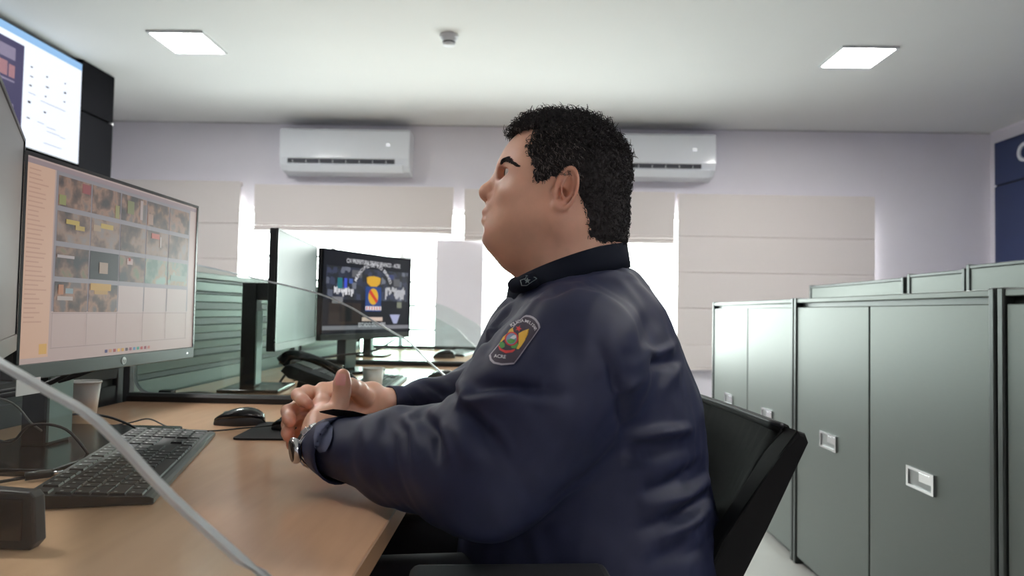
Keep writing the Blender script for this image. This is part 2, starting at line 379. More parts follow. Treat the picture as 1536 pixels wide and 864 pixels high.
# ------------------------------------------------------------------ monitors
def monitor(name, label, cxy, zb, rz, W=.578, H=.367, base=(.30, .2), arm=.09, col_off=0., group='desktop monitors', col_top=None, screen_m=None, bz=.026):
    """origin on the desk below the screen centre; the screen faces local -Y, local +X is the viewer's right"""
    t = thing(name, label, 'monitor', (cxy[0], cxy[1], DZ), rz, group); b0 = zb-DZ
    bobj('rear_shell', -W/2, W/2, -.001, .022, b0, b0+H, M_black, t, .004)
    bobj('rear_bulge', -W*.28, W*.28, .02, .05, b0+H*.18, b0+H*.82, M_black, t, .012)
    bobj('chin_bezel', -W/2, W/2, -.006, -.0005, b0, b0+bz, mat('bezel_grey', (52, 58, 57), .35), t, .0015)
    fr = bmesh.new()
    for q in ((-W/2, -W/2+.006, b0+bz, b0+H), (W/2-.006, W/2, b0+bz, b0+H), (-W/2+.006, W/2-.006, b0+H-.006, b0+H)): box(fr, q[0], q[1], -.006, -.0005, q[2], q[3])
    obj('bezel', fr, M_blackg, t)
    s = bobj('screen', -W/2+.006, W/2-.006, -.004, -.0012, b0+bz, b0+H-.006, screen_m, t)
    ct = (col_top or zb+H*.62)-DZ
    bobj('stand_column', col_off-.036, col_off+.036, arm-.02, arm+.03, .012, ct, M_black, t, .004)
    bobj('column_face', col_off-.034, col_off+.034, arm-.0245, arm-.0195, .02, ct-.10, mat('column_silver', (128, 146, 142), .4, .4), t)
    bobj('mount_arm', col_off-.03, col_off+.03, .045, arm-.015, b0+H*.42, b0+H*.58, M_black, t, .003)
    bobj('stand_base', -base[0]/2+col_off, base[0]/2+col_off, arm-base[1]*.62, arm+base[1]*.38, .0005, .013, M_blackg, t, .004)
    return t, s, b0
# --- the monitor with the camera pictures
hp, scr, b0 = monitor('monitor', 'large monitor showing a grid of camera pictures on a peach screen', (-.8, 1.351), .905, PI/2, base=(.44, .26), arm=.14, screen_m=emat('peach_screen', (206, 182, 176), .6))
def L2(Y, Z): return Y-1.351, Z-DZ                              # place on the screen in the monitor's own axes
def patch(name, y0, y1, z0, z1, m, lift=.0006, par=None):
    return bobj(name, y0-1.351, y1-1.351, -.004-lift, -.0042-lift+.0004, z0-DZ, z1-DZ, m, par or scr)
patch('side_list', 1.07, 1.134, .94, 1.255, emat('side_peach', (232, 190, 165), .6))
patch('title_strip', 1.07, 1.632, 1.255, 1.263, emat('title_grey', (170, 150, 155), .6))
for k in range(34):
    z = 1.245-k*.0075
    patch('list_line', 1.074, 1.074+random.uniform(.022, .05), z, z+.0022, emat('list_ink', (214, 170, 150), .6), .001)
patch('list_button', 1.112, 1.13, .945, .962, emat('list_yellow', (235, 185, 110), .6), .001)
patch('picture_board', 1.138, 1.602, 1.016, 1.256, emat('board_grey', (158, 152, 158), .6))
def thumb_mat(i, cols):
    m = bpy.data.materials.new('camera_picture'); m.use_nodes = True; nt = m.node_tree; b = nt.nodes['Principled BSDF']
    tc = nt.nodes.new('ShaderNodeTexCoord'); mp = nt.nodes.new('ShaderNodeMapping'); mp.inputs['Location'].default_value = (i*3.1, i*1.7, i*2.3); nt.links.new(tc.outputs['Object'], mp.inputs[0])
    n = nt.nodes.new('ShaderNodeTexNoise'); n.inputs['Scale'].default_value = 26; n.inputs['Detail'].default_value = 3; nt.links.new(mp.outputs[0], n.inputs['Vector'])
    r = nt.nodes.new('ShaderNodeValToRGB'); nt.links.new(n.outputs['Fac'], r.inputs[0]); e = r.color_ramp.elements
    ps = [.36, .46, .55, .66]
    e[0].position = ps[0]; e[0].color = lin(cols[0]); e[1].position = ps[3]; e[1].color = lin(cols[3])
    for k in (1, 2): q = e.new(ps[k]); q.color = lin(cols[k])
    b.inputs['Base Color'].default_value = (.01, .01, .01, 1); b.inputs['Roughness'].default_value = .35; b.inputs['Specular IOR Level'].default_value = .25
    nt.links.new(r.outputs[0], b.inputs['Emission Color']); b.inputs['Emission Strength'].default_value = .58; return m
TM = [thumb_mat(0, ((70, 62, 66), (110, 88, 80), (168, 130, 112), (120, 110, 110))), thumb_mat(1, ((64, 62, 68), (104, 84, 78), (150, 120, 104), (112, 122, 92))),
      thumb_mat(2, ((80, 70, 70), (120, 98, 90), (160, 132, 118), (150, 140, 138))), thumb_mat(3, ((100, 130, 118), (140, 156, 142), (176, 150, 126), (150, 180, 168)))]
CW, RT, RH, RP = .0915, 1.2485, .052, .0606
k = 0
for r in range(4):
    for c in range(5):
        if r == 3 and c > 1:
            continue
        y = 1.143+c*CW; z = RT-r*RP
        m = TM[(r*5+c*3) % 3] if not (r == 2 and c > 2) else TM[3]
        if (r, c) == (2, 1): m = emat('no_signal', (42, 44, 50), .6)
        patch('camera_picture', y, y+CW-.004, z-RH, z, m, .0012)
for c in range(2, 5): patch('empty_cell', 1.143+c*CW, 1.143+(c+1)*CW-.004, RT-3*RP-RH, RT-3*RP, emat('cell_pale', (204, 184, 180), .6), .001)
def accent(y0, y1, z0, z1, c):
    c = tuple(int(a*.55+b_*.45) for a, b_ in zip(c, (150, 128, 122))); patch('picture_accent', y0, y1, z0, z1, emat('acc_%d_%d_%d' % c, c, .62), .0018)
accent(1.165, 1.20, 1.168, 1.176, (235, 205, 60)); accent(1.19, 1.215, 1.16, 1.168, (225, 195, 70)); accent(1.262, 1.30, 1.172, 1.181, (240, 205, 70)); accent(1.24, 1.262, 1.165, 1.176, (205, 180, 140))
accent(1.205, 1.228, 1.228, 1.245, (165, 50, 62)); accent(1.145, 1.162, 1.199, 1.216, (150, 170, 70)); accent(1.345, 1.368, 1.212, 1.238, (120, 140, 70)); accent(1.305, 1.318, 1.197, 1.222, (160, 165, 80))
accent(1.437, 1.468, 1.172, 1.183, (240, 95, 80)); accent(1.238, 1.30, 1.055, 1.068, (240, 180, 50)); accent(1.25, 1.29, 1.048, 1.055, (220, 165, 60)); accent(1.35, 1.37, 1.11, 1.122, (230, 200, 195)); accent(1.355, 1.362, 1.117, 1.124, (220, 70, 70))
accent(1.15, 1.19, 1.035, 1.042, (215, 205, 200)); accent(1.152, 1.165, 1.045, 1.062, (220, 130, 80)); accent(1.17, 1.19, 1.047, 1.056, (140, 185, 200)); accent(1.146, 1.19, 1.108, 1.113, (220, 215, 220)); accent(1.262, 1.288, 1.087, 1.108, (190, 165, 140))
accent(1.39, 1.40, 1.205, 1.245, (215, 200, 200)); accent(1.47, 1.476, 1.155, 1.178, (225, 220, 215)); accent(1.42, 1.44, 1.20, 1.222, (190, 150, 130)); accent(1.52, 1.59, 1.085, 1.098, (140, 190, 175))
for c in range(6): patch('grid_line', 1.141+c*CW-.0012, 1.141+c*CW, .955, 1.012, emat('grid_line', (180, 160, 158), .6), .001)
for z in (.953, 1.012): patch('grid_line', 1.138, 1.602, z, z+.0014, emat('grid_line', (180, 160, 158), .6), .001)
for k, c in enumerate(((90, 90, 130), (200, 150, 120), (170, 90, 90), (230, 180, 90), (205, 160, 90), (90, 80, 90), (150, 90, 110), (90, 130, 170), (80, 160, 140), (180, 90, 90), (140, 60, 80), (190, 120, 110))):
    patch('taskbar_icon', 1.29+k*.0135, 1.298+k*.0135, .937, .943, emat('ico_%d' % k, c, .7), .001)
bm = bmesh.new(); lathe(bm, [(.0075, 0), (.0075, .001)], 20); lg = obj('logo', bm, mat('logo_silver', (190, 192, 192), .3, .6), hp); lg.rotation_euler = (PI/2, 0, 0); lg.location = (0, -.006, .178)
V, F = text2d('hp', .012); bm = bmesh.new(); vs = [bm.verts.new((x, y, .0013)) for x, y in V]
for f in F: bm.faces.new([vs[i] for i in f])
obj('logo_letters', bm, M_char, lg)
bobj('sticker', -.288, -.235, -.0072, -.006, .142, .168, mat('sticker_paper', (228, 224, 226), .6), hp)
bobj('power_light', .255, .259, -.0068, -.006, .176, .179, mat('led_white', (255, 255, 255), .4, emit=3), hp)
# --- its toed-in neighbour at the left edge
nm, ns, _ = monitor('monitor', 'blurred monitor cut by the left edge of the picture', (-.644, .818), .955, PI/2+.57, W=.54, H=.33, base=(.24, .18), arm=.17, screen_m=emat('grey_screen', (140, 132, 130), .22))
# --- workstation behind the second divider
mA, sA, _ = monitor('monitor', 'pale reflecting monitor seen almost edge-on behind the glass divider', (-.803, 2.41), .892, PI/2+.104, W=.62, H=.385, base=(.26, .2), arm=.15, col_off=.0, col_top=1.115, screen_m=emat('pale_screen', (120, 140, 134), .5, .10))
mB, sB, bB = monitor('monitor', 'monitor with a city crest and white heading on a dark picture', (-.70, 3.085), .895, PI/2-.44, W=.635, H=.385, base=(.26, .2), arm=.12, screen_m=emat('night_screen', (22, 24, 34), .9))
Wb, zb0, zb1 = .311, bB+.026, bB+.379                          # half width, bottom and top of the crest screen
def cpoly(name, pts, m, lift=.001):
    """flat picture piece; pts in 0..1 across and up the screen"""
    bm = bmesh.new(); f = bm.faces.new([bm.verts.new(((u*2-1)*Wb, -.004-lift, zb0+v*(zb1-zb0))) for u, v in pts]); bmesh.ops.triangulate(bm, faces=[f]); return obj(name, bm, m, sB)
def crect(name, u0, u1, v0, v1, m, lift=.001): return cpoly(name, [(u0, v0), (u1, v0), (u1, v1), (u0, v1)], m, lift)
def ctext(name, s, u, v, size, m, lift=.002, rot=0., sx=1.):
    V, F = text2d(s, size); bm = bmesh.new(); c_, s_ = math.cos(rot), math.sin(rot)
    vs = [bm.verts.new(((u*2-1)*Wb+(x*c_-y*s_)*sx, -.004-lift, zb0+v*(zb1-zb0)+x*s_+y*c_)) for x, y in V]
    for f in F:
        try: bm.faces.new([vs[i] for i in f])
        except ValueError: pass
    return obj(name, bm, m, sB)
E_w = emat('crest_white', (235, 235, 240), .9); E_y = emat('crest_gold', (235, 180, 50), .9); E_b = emat('crest_blue', (38, 72, 140), .9); E_r = emat('crest_red', (220, 60, 40), .9)
m = bpy.data.materials.new('night_mosaic'); m.use_nodes = True; nt = m.node_tree; b = nt.nodes['Principled BSDF']; MATS['mosaic'] = m
tc = nt.nodes.new('ShaderNodeTexCoord'); vo = nt.nodes.new('ShaderNodeTexVoronoi'); vo.inputs['Scale'].default_value = 38; vo.distance = 'CHEBYCHEV'; nt.links.new(tc.outputs['Object'], vo.inputs['Vector'])
rp = nt.nodes.new('ShaderNodeValToRGB'); nt.links.new(vo.outputs['Color'], rp.inputs[0]); e = rp.color_ramp.elements
e[0].position = .25; e[0].color = lin((20, 22, 32)); e[1].position = .9; e[1].color = lin((120, 125, 140)); q = e.new(.55); q.color = lin((34, 42, 66)); q = e.new(.75); q.color = lin((58, 66, 96))
nt.links.new(rp.outputs[0], b.inputs['Emission Color']); b.inputs['Emission Strength'].default_value = .8; b.inputs['Base Color'].default_value = (.01, .01, .01, 1); b.inputs['Roughness'].default_value = .35
crect('mosaic_band', .03, .97, .42, .82, m, .0006)
crect('taskbar', .0, 1., .05, .10, emat('bar_grey', (150, 150, 158), .7), .001)
ctext('heading', 'CIV PREFEITURA DE RIO BRANCO - ACRE', .545, .895, .0265, E_w, sx=.80)
arc = 'MUNICIPIO DE RIO BRANCO'
for k, ch in enumerate(arc):
    if ch == ' ': continue
    a = math.radians(150-120*k/(len(arc)-1)); R_ = .125
    ctext('arc_letter', ch, .535+R_*math.cos(a)*1.15/(2*Wb), .475+R_*math.sin(a)*1.12/(zb1-zb0), .024, E_w, rot=a-PI/2)
cpoly('crown', [(.46, .64), (.455, .71), (.48, .725), (.535, .735), (.595, .725), (.62, .71), (.61, .64), (.57, .60), (.50, .60)], E_y, .002)
crect('shield', .445, .63, .28, .595, E_b, .0015)
def oval(name, u, v, ru, rv, m, lift): return cpoly(name, [(u+ru*math.cos(2*PI*i/24), v+rv*math.sin(2*PI*i/24)) for i in range(24)], m, lift)
oval('oval', .535, .47, .058, .105, E_y, .0022)
cpoly('sash', [(.483, .52), (.50, .56), (.587, .42), (.57, .385)], E_r, .0028)
crect('ribbon', .445, .63, .295, .345, E_w, .003)
for k in range(6): crect('ribbon_mark', .455+k*.03, .465+k*.03, .30, .34, E_r, .0034)
crect('scroll', .41, .65, .155, .205, emat('scroll_cream', (230, 205, 190), .9), .0026)
ctext('footer', 'ESTADO DO ACRE', .53, .105, .026, E_w, sx=.9)
crect('lit_tile', .14, .19, .55, .68, emat('tile_teal', (40, 130, 140), .8), .0018); crect('lit_tile', .21, .24, .56, .68, emat('tile_blue', (70, 90, 220), .9), .0018)
crect('lit_tile', .26, .30, .62, .68, emat('tile_sky', (80, 110, 190), .8), .0018); crect('lit_tile', .29, .40, .70, .79, emat('tile_grey', (110, 110, 115), .8), .0018)
crect('lit_tile', .72, .78, .71, .77, emat('tile_indigo', (70, 80, 130), .8), .0018); crect('lit_tile', .78, .86, .62, .72, emat('tile_grey', (110, 110, 115), .8), .0018); crect('lit_tile', .09, .20, .37, .45, emat('tile_smoke', (140, 140, 145), .8), .0018)
crect('lit_tile', .83, .89, .33, .41, emat('tile_sage', (140, 145, 125), .8), .0018); cpoly('lit_tile', [(.74, .24), (.87, .24), (.835, .12), (.79, .12)], emat('tile_lilac', (180, 185, 220), .9), .0018)
crect('desk_shape', .06, .40, .12, .38, emat('desk_brown', (60, 48, 46), .7), .0012); crect('desk_shape', .17, .30, .15, .36, emat('desk_dark', (26, 25, 30), .7), .0015)
for k in range(16): crect('lit_speck', .10+k*.013+random.uniform(0, .01), .108+k*.013+.008, random.uniform(.44, .53), random.uniform(.54, .58), E_w, .0017)
for k in range(16): crect('lit_speck', .68+k*.016, .69+k*.016, random.uniform(.44, .56), random.uniform(.57, .62), E_w, .0017)
# --- third workstation
mC, sC, _ = monitor('monitor', 'monitor farther back, mostly hidden by the crest monitor', (-.86, 4.25), .90, PI/2, W=.578, H=.367, base=(.26, .2), arm=.1, screen_m=emat('grey_screen', (140, 132, 130), .22))

# ------------------------------------------------------------------ keyboards (every key its own part)
M_key = mat('key_black', (17, 17, 19), .5); M_kb = mat('keyboard_body', (15, 15, 17), .45); M_leg = mat('key_legend', (190, 190, 190), .5); M_kbe = mat('keyboard_edge', (62, 64, 64), .35, .3)
key_cache = {}
def keymesh(w_, d_):
    k = (round(w_, 4), round(d_, 4))
    if k not in key_cache:
        bm = bmesh.new(); a = .0012
        lo = [bm.verts.new((x*w_/2, y*d_/2, 0)) for x, y in ((-1, -1), (1, -1), (1, 1), (-1, 1))]
        hi = [bm.verts.new((x*(w_/2-a), y*(d_/2-a), .0032)) for x, y in ((-1, -1), (1, -1), (1, 1), (-1, 1))]
        bm.faces.new(hi); lg_ = bm.faces.new([bm.verts.new((-w_/2+.006+x, .002+y, .00335)) for x, y in ((0, 0), (.004, 0), (.004, .004), (0, .004))]); lg_.material_index = 1
        for i in range(4): bm.faces.new((lo[i], lo[(i+1) % 4], hi[(i+1) % 4], hi[i]))
        me = bpy.data.meshes.new('key'); bm.to_mesh(me); bm.free(); me.materials.append(M_key); me.materials.append(M_leg); key_cache[k] = me
    return key_cache[k]
def keyboard(loc, rz, label, Lk=.545, Dk=.168):
    t = thing('keyboard', label, 'keyboard', (loc[0], loc[1], DZ), rz, 'black keyboards')
    prof = [(-Dk/2, .001), (-Dk/2, .009), (-Dk/2+.004, .011), (Dk/2-.004, .022), (Dk/2, .020), (Dk/2, .001)]
    obj('body', PR(prof, 'x', -Lk/2, Lk/2, .001), M_kb, t)
    obj('front_edge', PR([(-Dk/2-.0015, .002), (-Dk/2-.0015, .009), (-Dk/2+.004, .0116), (-Dk/2+.010, .0128), (-Dk/2+.010, .0122), (-Dk/2, .009), (-Dk/2, .002)], 'x', -Lk/2, Lk/2), M_kbe, t)
    u = Lk/22.8; v = (Dk-.024)/6.25; sl = .011/(Dk-.008)
    def key(x, row, w_=1., h_=1.):
        yy = Dk/2-.010-(row+.5+(.25 if row else 0)+(h_-1)/2)*v
        o = bpy.data.objects.new('key', keymesh(w_*u-.0018, h_*v-.0018)); COL.objects.link(o); o.parent = t
        o.location = (-Lk/2+.006+(x+w_/2)*u, yy, .0112+(yy+Dk/2-.004)*sl); o.rotation_euler = (math.atan(sl), 0, 0)
    for k in range(1): key(0, 0)
    for k in range(12): key(1.6+k+.35*(k//4), 0)
    for r_, lay_ in ((1, [1]*13+[2]), (2, [1.5]+[1]*12+[1.5]), (3, [1.75]+[1]*11+[2.25]), (4, [2.25]+[1]*10+[2.75]), (5, [1.25, 1.25, 1.25, 6.25, 1.25, 1.25, 1.25, 1.25])):
        x = 0
        for ww in lay_: key(x, r_, ww); x += ww
    for k in range(3):
        key(15.3+k, 0); key(15.3+k, 1); key(15.3+k, 2); key(15.3+k, 5)
    key(16.3, 4)
    for r_ in range(1, 5):
        for k in range(3): key(18.6+k, r_)
    for k in range(4): key(18.6+k, 0)
    key(21.6, 1); key(21.6, 2, 1, 1); key(21.6, 3, 1, 1); key(18.6, 5, 2); key(20.6, 5); key(21.6, 4, 1, 2)
    for x in (-Lk/2+.05, Lk/2-.05): bobj('foot', x-.02, x+.02, Dk/2-.03, Dk/2-.015, 0, .002, M_black, t)
    return t
keyboard((-.688, 1.232), PI/2+.275, 'black keyboard lying on the desk under the slanted glass edge')
keyboard((-.545, 2.63), PI/2+.05, 'black keyboard beyond the white cup behind the glass divider', .46, .15)
keyboard((-.42, 4.55), PI/2-.1, 'black keyboard on the farthest desk', .46, .15)

# ------------------------------------------------------------------ mice, pad, cups
def mouse(loc, rz, label, L_=.125, Wm=.068, Hm=.04, cable=None):
    t = thing('computer_mouse', label, 'mouse', (loc[0], loc[1], loc[2]), rz, 'black computer mice')
    def shell(z_lo, z_hi, x0=-1., x1=1., inset=0.):
        bm = bmesh.new(); nu, nv = 22, 14; G = []
        for i in range(nu+1):
            s = x0+(x1-x0)*i/nu; row = []
            prof = max(0., 1-abs(s)**3.2)**.5; hw = Wm/2*(.84+.16*math.cos(s*PI))*prof**.75+.0005-inset*prof
            top = Hm*(.55+.45*math.cos((s-.28)*1.35))*prof**.55+.0015
            for j in range(nv+1):
                a = PI*j/nv; y = -math.cos(a)*hw; z = max(z_lo*Hm*prof, 0)+(top-z_lo*Hm*prof)*(math.sin(a)**.55)*z_hi
                row.append(bm.verts.new((s*L_/2, y, z)))
            G.append(row)
        for i in range(nu):
            for j in range(nv): bm.faces.new((G[i][j], G[i+1][j], G[i+1][j+1], G[i][j+1]))
        for r in (G[0], G[-1]):
            pass
        bmesh.ops.remove_doubles(bm, verts=bm.verts[:], dist=1e-5)
        bmesh.ops.holes_fill(bm, edges=[e for e in bm.edges if e.is_boundary], sides=0)
        return bm
    obj('lower_shell', shell(0, .97, inset=-.0015), M_char, t, True)
    obj('upper_shell', shell(.45, 1.0), M_blackg, t, True)
    bm = bmesh.new(); lathe(bm, [(.003, -.004), (.010, -.0035), (.011, 0), (.010, .0035), (.003, .004)], 18)
    wl = obj('scroll_wheel', bm, M_char, t, True); wl.rotation_euler = (PI/2, 0, 0); wl.location = (-L_*.25, 0, Hm*.54)
    if cable: tobj('cable', cable, .0018, M_cable, t, 8, 6)
    return t
mouse((-.695, 1.685, DZ), .12, 'black wireless mouse lying on the bare desk beside the keyboard')
pad = tag(obj('mouse_pad', PR(rrect(-.13, .13, -.11, .11, .012), 'z', DZ+.0003, DZ+.0045), mat('pad_cloth', (24, 24, 27), .85, bump=.2, bscale=1500)), 'thin black mouse pad beside the clasped hands', 'mouse pad')
pad.location = (-.505, 1.60, 0); pad.rotation_euler = (0, 0, .06)
mouse((-.53, 1.61, DZ+.0045), .1, 'black corded mouse on the mouse pad behind the hands', .115, .06, .036, [(-.055, 0, .008), (-.11, -.01, .004), (-.18, -.03, .0), (-.25, -.005, -.002), (-.31, .04, -.002), (-.36, .06, .012), (-.40, .05, .004), (-.46, .0, -.002)])
mouse((-.48, 4.18, DZ), .3, 'small dark mouse on the far desk in front of the window pier', .14, .07, .05)
mouse((-.335, 2.86, DZ), .2, 'dark mouse between the keyboard and the man\'s chest, behind the glass', .13, .068, .04)
M_cup = mat('cup_plastic', (240, 240, 237), .45, sss=0.)
def cup(loc, r0, r1, h, label, m=None):
    t = thing('plastic_cup', label, 'cup', (loc[0], loc[1], DZ), 0, 'white plastic cups')
    bm = bmesh.new(); lathe(bm, [(r0-.002, .003), (r0, .0005), (r1, h-.004), (r1-.0012, h-.004), (r0-.0012, .005), (.002, .005)], 32, capb=True, capt=True); obj('wall', bm, m or M_cup, t, True)
    bm = bmesh.new(); lathe(bm, [(r1-.001, h-.005), (r1+.002, h-.0045), (r1+.0025, h-.002), (r1+.001, h), (r1-.001, h-.001), (r1-.001, h-.005)], 32, capb=False, capt=False); obj('rim', bm, m or M_cup, t, True)
cup((-1.055, 1.635), .026, .036, .104, 'white plastic cup under the monitor with the picture grid')
cup((-.515, 2.36), .028, .036, .088, 'white plastic cup beyond the upright thumb')
cup((-.745, 2.72), .022, .03, .065, 'small clear plastic cup behind the desk phone', M_glass)

# ------------------------------------------------------------------ cables on the desk
def cable(P, r, label, m=M_cable, plug=None):
    o = tobj('cable', P, r, m, None, 8, 6); tag(o, label, 'cable'); return o
z = DZ+.003
cable([(-1.02, 1.30, .90), (-1.0, 1.22, .80), (-.96, 1.18, .752), (-.88, 1.10, z), (-.80, 1.02, z), (-.84, .93, z), (-.92, .95, z), (-.97, 1.06, z)], .0028, 'black cable looping beside the keyboard end')
pc = thing('power_cable', 'black cable ending in a silver jack plug on the desk', 'cable', (0, 0, 0))
tobj('cord', [(-1.06, .98, z), (-.95, 1.04, z), (-.87, 1.04, z), (-.80, 1.10, z+.004)], .0026, M_cable, pc, 8, 6)
tobj('plug', [(-.80, 1.10, z+.006), (-.775, 1.125, z+.006)], .007, M_black, pc, 12, 1)
tobj('tip', [(-.775, 1.125, z+.006), (-.757, 1.142, z+.006)], .0028, M_chrome, pc, 10, 1)
cable([(-1.08, 1.30, z+.012), (-1.0, 1.27, .775), (-.93, 1.24, .775), (-.88, 1.22, .81), (-.83, 1.24, .80), (-.80, 1.27, z), (-.84, 1.33, z), (-.93, 1.36, z)], .0025, 'black cable arching over the desk below the monitor')
cable([(-.98, 1.42, .765), (-.93, 1.40, .80), (-.88, 1.43, .795), (-.845, 1.47, .77), (-.83, 1.50, z)], .0025, 'black cable bent over the stand base')
cable([(-.98, .95, .86), (-.93, 1.05, .885), (-.90, 1.18, .86), (-.92, 1.28, .80), (-.94, 1.36, .765), (-.96, 1.42, z+.012)], .002, 'thin grey cable rising towards the stand', M_cableg)
cable([(-.835, 1.30, .915), (-.90, 1.24, .87), (-1.0, 1.14, .85), (-1.1, 1.05, .83)], .005, 'thick black cord hanging below the picture grid monitor')
cable([(-.835, 1.40, .915), (-.92, 1.34, .875), (-1.03, 1.27, .85), (-1.12, 1.2, .82)], .005, 'second thick black cord below the picture grid monitor')
cable([(-1.1, 2.10, z+.012), (-1.0, 2.12, z+.018), (-.9, 2.10, z+.01), (-.8, 2.1, z+.004), (-.7, 2.12, z)], .003, 'pale grey cable along the base rail of the second divider', M_cableg)
tag(bobj('cable_plug', -1.115, -1.075, 2.085, 2.115, DZ+.001, DZ+.028, M_black, None, .003), 'black square plug at the end of the pale cable', 'plug')
cable([(-.86, 2.55, .93), (-.87, 2.56, .86), (-.89, 2.6, .80), (-.93, 2.62, z)], .005, 'black cord hanging behind the edge-on monitor')
cable([(-.84, 2.60, .93), (-.85, 2.60, .86), (-.86, 2.65, .80), (-.9, 2.7, z)], .005, 'second black cord hanging behind the edge-on monitor')
cable([(-1.0, 2.8, .80), (-.9, 2.9, .81), (-.8, 3.0, .825), (-.68, 3.12, .84), (-.6, 3.2, .89)], .005, 'black cord crossing behind the crest monitor stand')

# ------------------------------------------------------------------ desk phone and black box
def phone(loc, rz, label):
    t = thing('desk_phone', label, 'phone', loc, rz)
    body = [(-.115, .085), (-.10, .103), (-.085, .104), (.11, .035), (.118, .022), (.10, .012), (-.09, .062)]
    obj('body', PR(body, 'y', -.085, .10, .004), M_black, t)
    obj('stand_foot', PR([(-.075, .0), (-.03, .0), (-.03, .05), (-.06, .06)], 'y', -.07, .085, .003), M_black, t)
    obj('front_foot', PR([(.085, 0), (.105, 0), (.105, .018), (.085, .018)], 'y', -.07, .085), M_black, t)
    bm = bmesh.new(); P = catmull([(-.118, -.06, .112), (-.09, -.06, .135), (-.03, -.06, .128), (.04, -.06, .100), (.09, -.06, .072), (.112, -.06, .048)], 5)
    tube(bm, P, [.014+.009*abs(2*i/(len(P)-1)-1)**2 for i in range(len(P))], 12); obj('handset', bm, M_blackg, t, True)
    for r in range(4):
        for c in range(3):
            x = .0+r*.024; zc = .0735-(x)*.354+.001
            b_ = bobj('button', -.009, .009, -.008, .008, -.002, .0035, mat('phone_key', (120, 120, 122), .4), t, .001); b_.location = (x-.005, .0+c*.026, zc); b_.rotation_euler = (0, math.atan(.354), 0)
    sc_ = bobj('display', -.03, .03, -.035, .06, -.001, .002, mat('phone_lcd', (130, 138, 132), .25), t); sc_.location = (-.06, .02, .0965); sc_.rotation_euler = (0, math.atan(.354), 0)
    return t
phone((-.665, 2.28, DZ), 0, 'black desk phone with handset behind the glass divider')
pb = thing('desk_box', 'black box-shaped device cut by the lower left edge of the picture', 'device', (-.66, .803, DZ), -.03)
obj('case', PR([(-.05, .0005), (.088, .0005), (.096, .01), (.092, .062), (.086, .068), (-.05, .074)], 'y', -.004, .016, .003), mat('device_black', (26, 26, 30), .5), pb)
bobj('face_plate', -.045, .08, -.0058, -.0035, .012, .06, M_blackg, pb, .001)

# ------------------------------------------------------------------ cabinets
def cabinet(x0, y0, y1, split, label, ht=1.112, dep=.45):
    t = thing('storage_cabinet', label, 'cabinet', (x0, y0, 0), 0, 'grey steel cabinets along the aisle'); L = y1-y0
    bobj('carcass', .022, dep, .02, L-.02, .02, ht-.02, M_cabd, t)
    for y in (0, L-.022): bobj('side_post', -.006, dep, y, y+.022, .0, ht, M_cabd, t, .004)
    bobj('top_ledge', -.002, dep, .022, L-.022, ht-.022, ht-.004, M_cab, t, .003)
    bobj('plinth', .03, dep, .022, L-.022, .0, .03, M_black, t)
    s = split-y0
    for a, b in ((.026, s-.004), (s+.004, L-.026)):
        d = bobj('door', .0, .021, a, b, .032, ht-.04, M_cab, t, .003)
        c = (a+b)/2; zc = .565
        fr = bmesh.new()
        for q in ((c-.068, c+.068, zc+.022, zc+.03), (c-.068, c+.068, zc-.03, zc-.022), (c-.068, c-.058, zc-.022, zc+.022), (c+.058, c+.068, zc-.022, zc+.022)): box(fr, -.006, .0005, *q)
        obj('handle_frame', fr, M_chrome, d)
        bobj('handle_recess', -.002, .0005, c-.058, c+.058, zc-.022, zc+.022, mat('recess_silver', (150, 152, 152), .35, .7), d)
        bobj('handle_latch', -.0045, .0, c-.058, c+.005, zc-.004, zc+.022, M_chrome, d, .001)
cabinet(1.16, 2.945, 4.19, 3.55, 'grey steel cabinet farthest along the aisle, beside the window')
cabinet(1.16, 1.695, 2.935, 2.31, 'grey steel cabinet with two wide doors behind the chair')
cabinet(1.16, .44, 1.685, 1.06, 'grey steel cabinet cut by the right edge of the picture')
def partition(x0, y0, y1, label, ht):
    t = thing('partition_panel', label, 'partition', (x0, y0, 0), 0, 'grey partitions behind the cabinets'); L = y1-y0
    bobj('panel', 0, .04, .02, L-.02, .03, ht-.015, M_cab, t, .003)
    bobj('top_cap', -.004, .044, .02, L-.02, ht-.015, ht, M_cabd, t, .003)
    for y in (0, L-.022): bobj('post', -.006, .046, y, y+.022, 0, ht+.004, M_cabd, t, .003)
partition(1.9, 3.44, 4.56, 'low grey partition end seen above the far cabinet', 1.238)
partition(1.9, 2.965, 3.405, 'short grey partition above the middle cabinet', 1.25)
partition(1.9, 1.7, 2.955, 'grey partition at the right edge under the blue boards', 1.265)

# ------------------------------------------------------------------ office chair
M_chair = mat('chair_black', (11, 11, 12), .7, spec=.25)
M_mesh = mat('chair_mesh', (20, 23, 23), .8, spec=.25, bump=.6, bscale=1200)
ch = thing('office_chair', 'black mesh back office chair the man sits on', 'chair', (.006, 1.22, 0), .09)
def cbox(name, *a, m=M_black, bev=.006): return bobj(name, *a, m, ch, bev, 3)
ox, oy = -.02, -1.22                                            # world to chair axes
sidep = [(.404, .862), (.416, .858), (.421, .845), (.357, .72), (.318, .645), (.275, .52), (.225, .49), (.20, .505), (.245, .60), (.288, .70), (.372, .82)]
for y0, y1 in ((.985, 1.032), (1.415, 1.462)):
    obj('back_upright', PR([(x+ox, z_) for x, z_ in sidep], 'y', y0+oy, y1+oy, .006), M_chair, ch)
bm = bmesh.new(); n = 12; G = []
for i in range(n+1):
    f = i/n; y = 1.03+(1.417-1.03)*f; bow = .055*math.sin(PI*f)
    G.append([bm.verts.new((x+bow*min((.857-z_)/.12, 1)+ox, y+oy, z_)) for x, z_ in ((.398, .857), (.362, .80), (.32, .735), (.285, .68), (.245, .60), (.212, .53))])
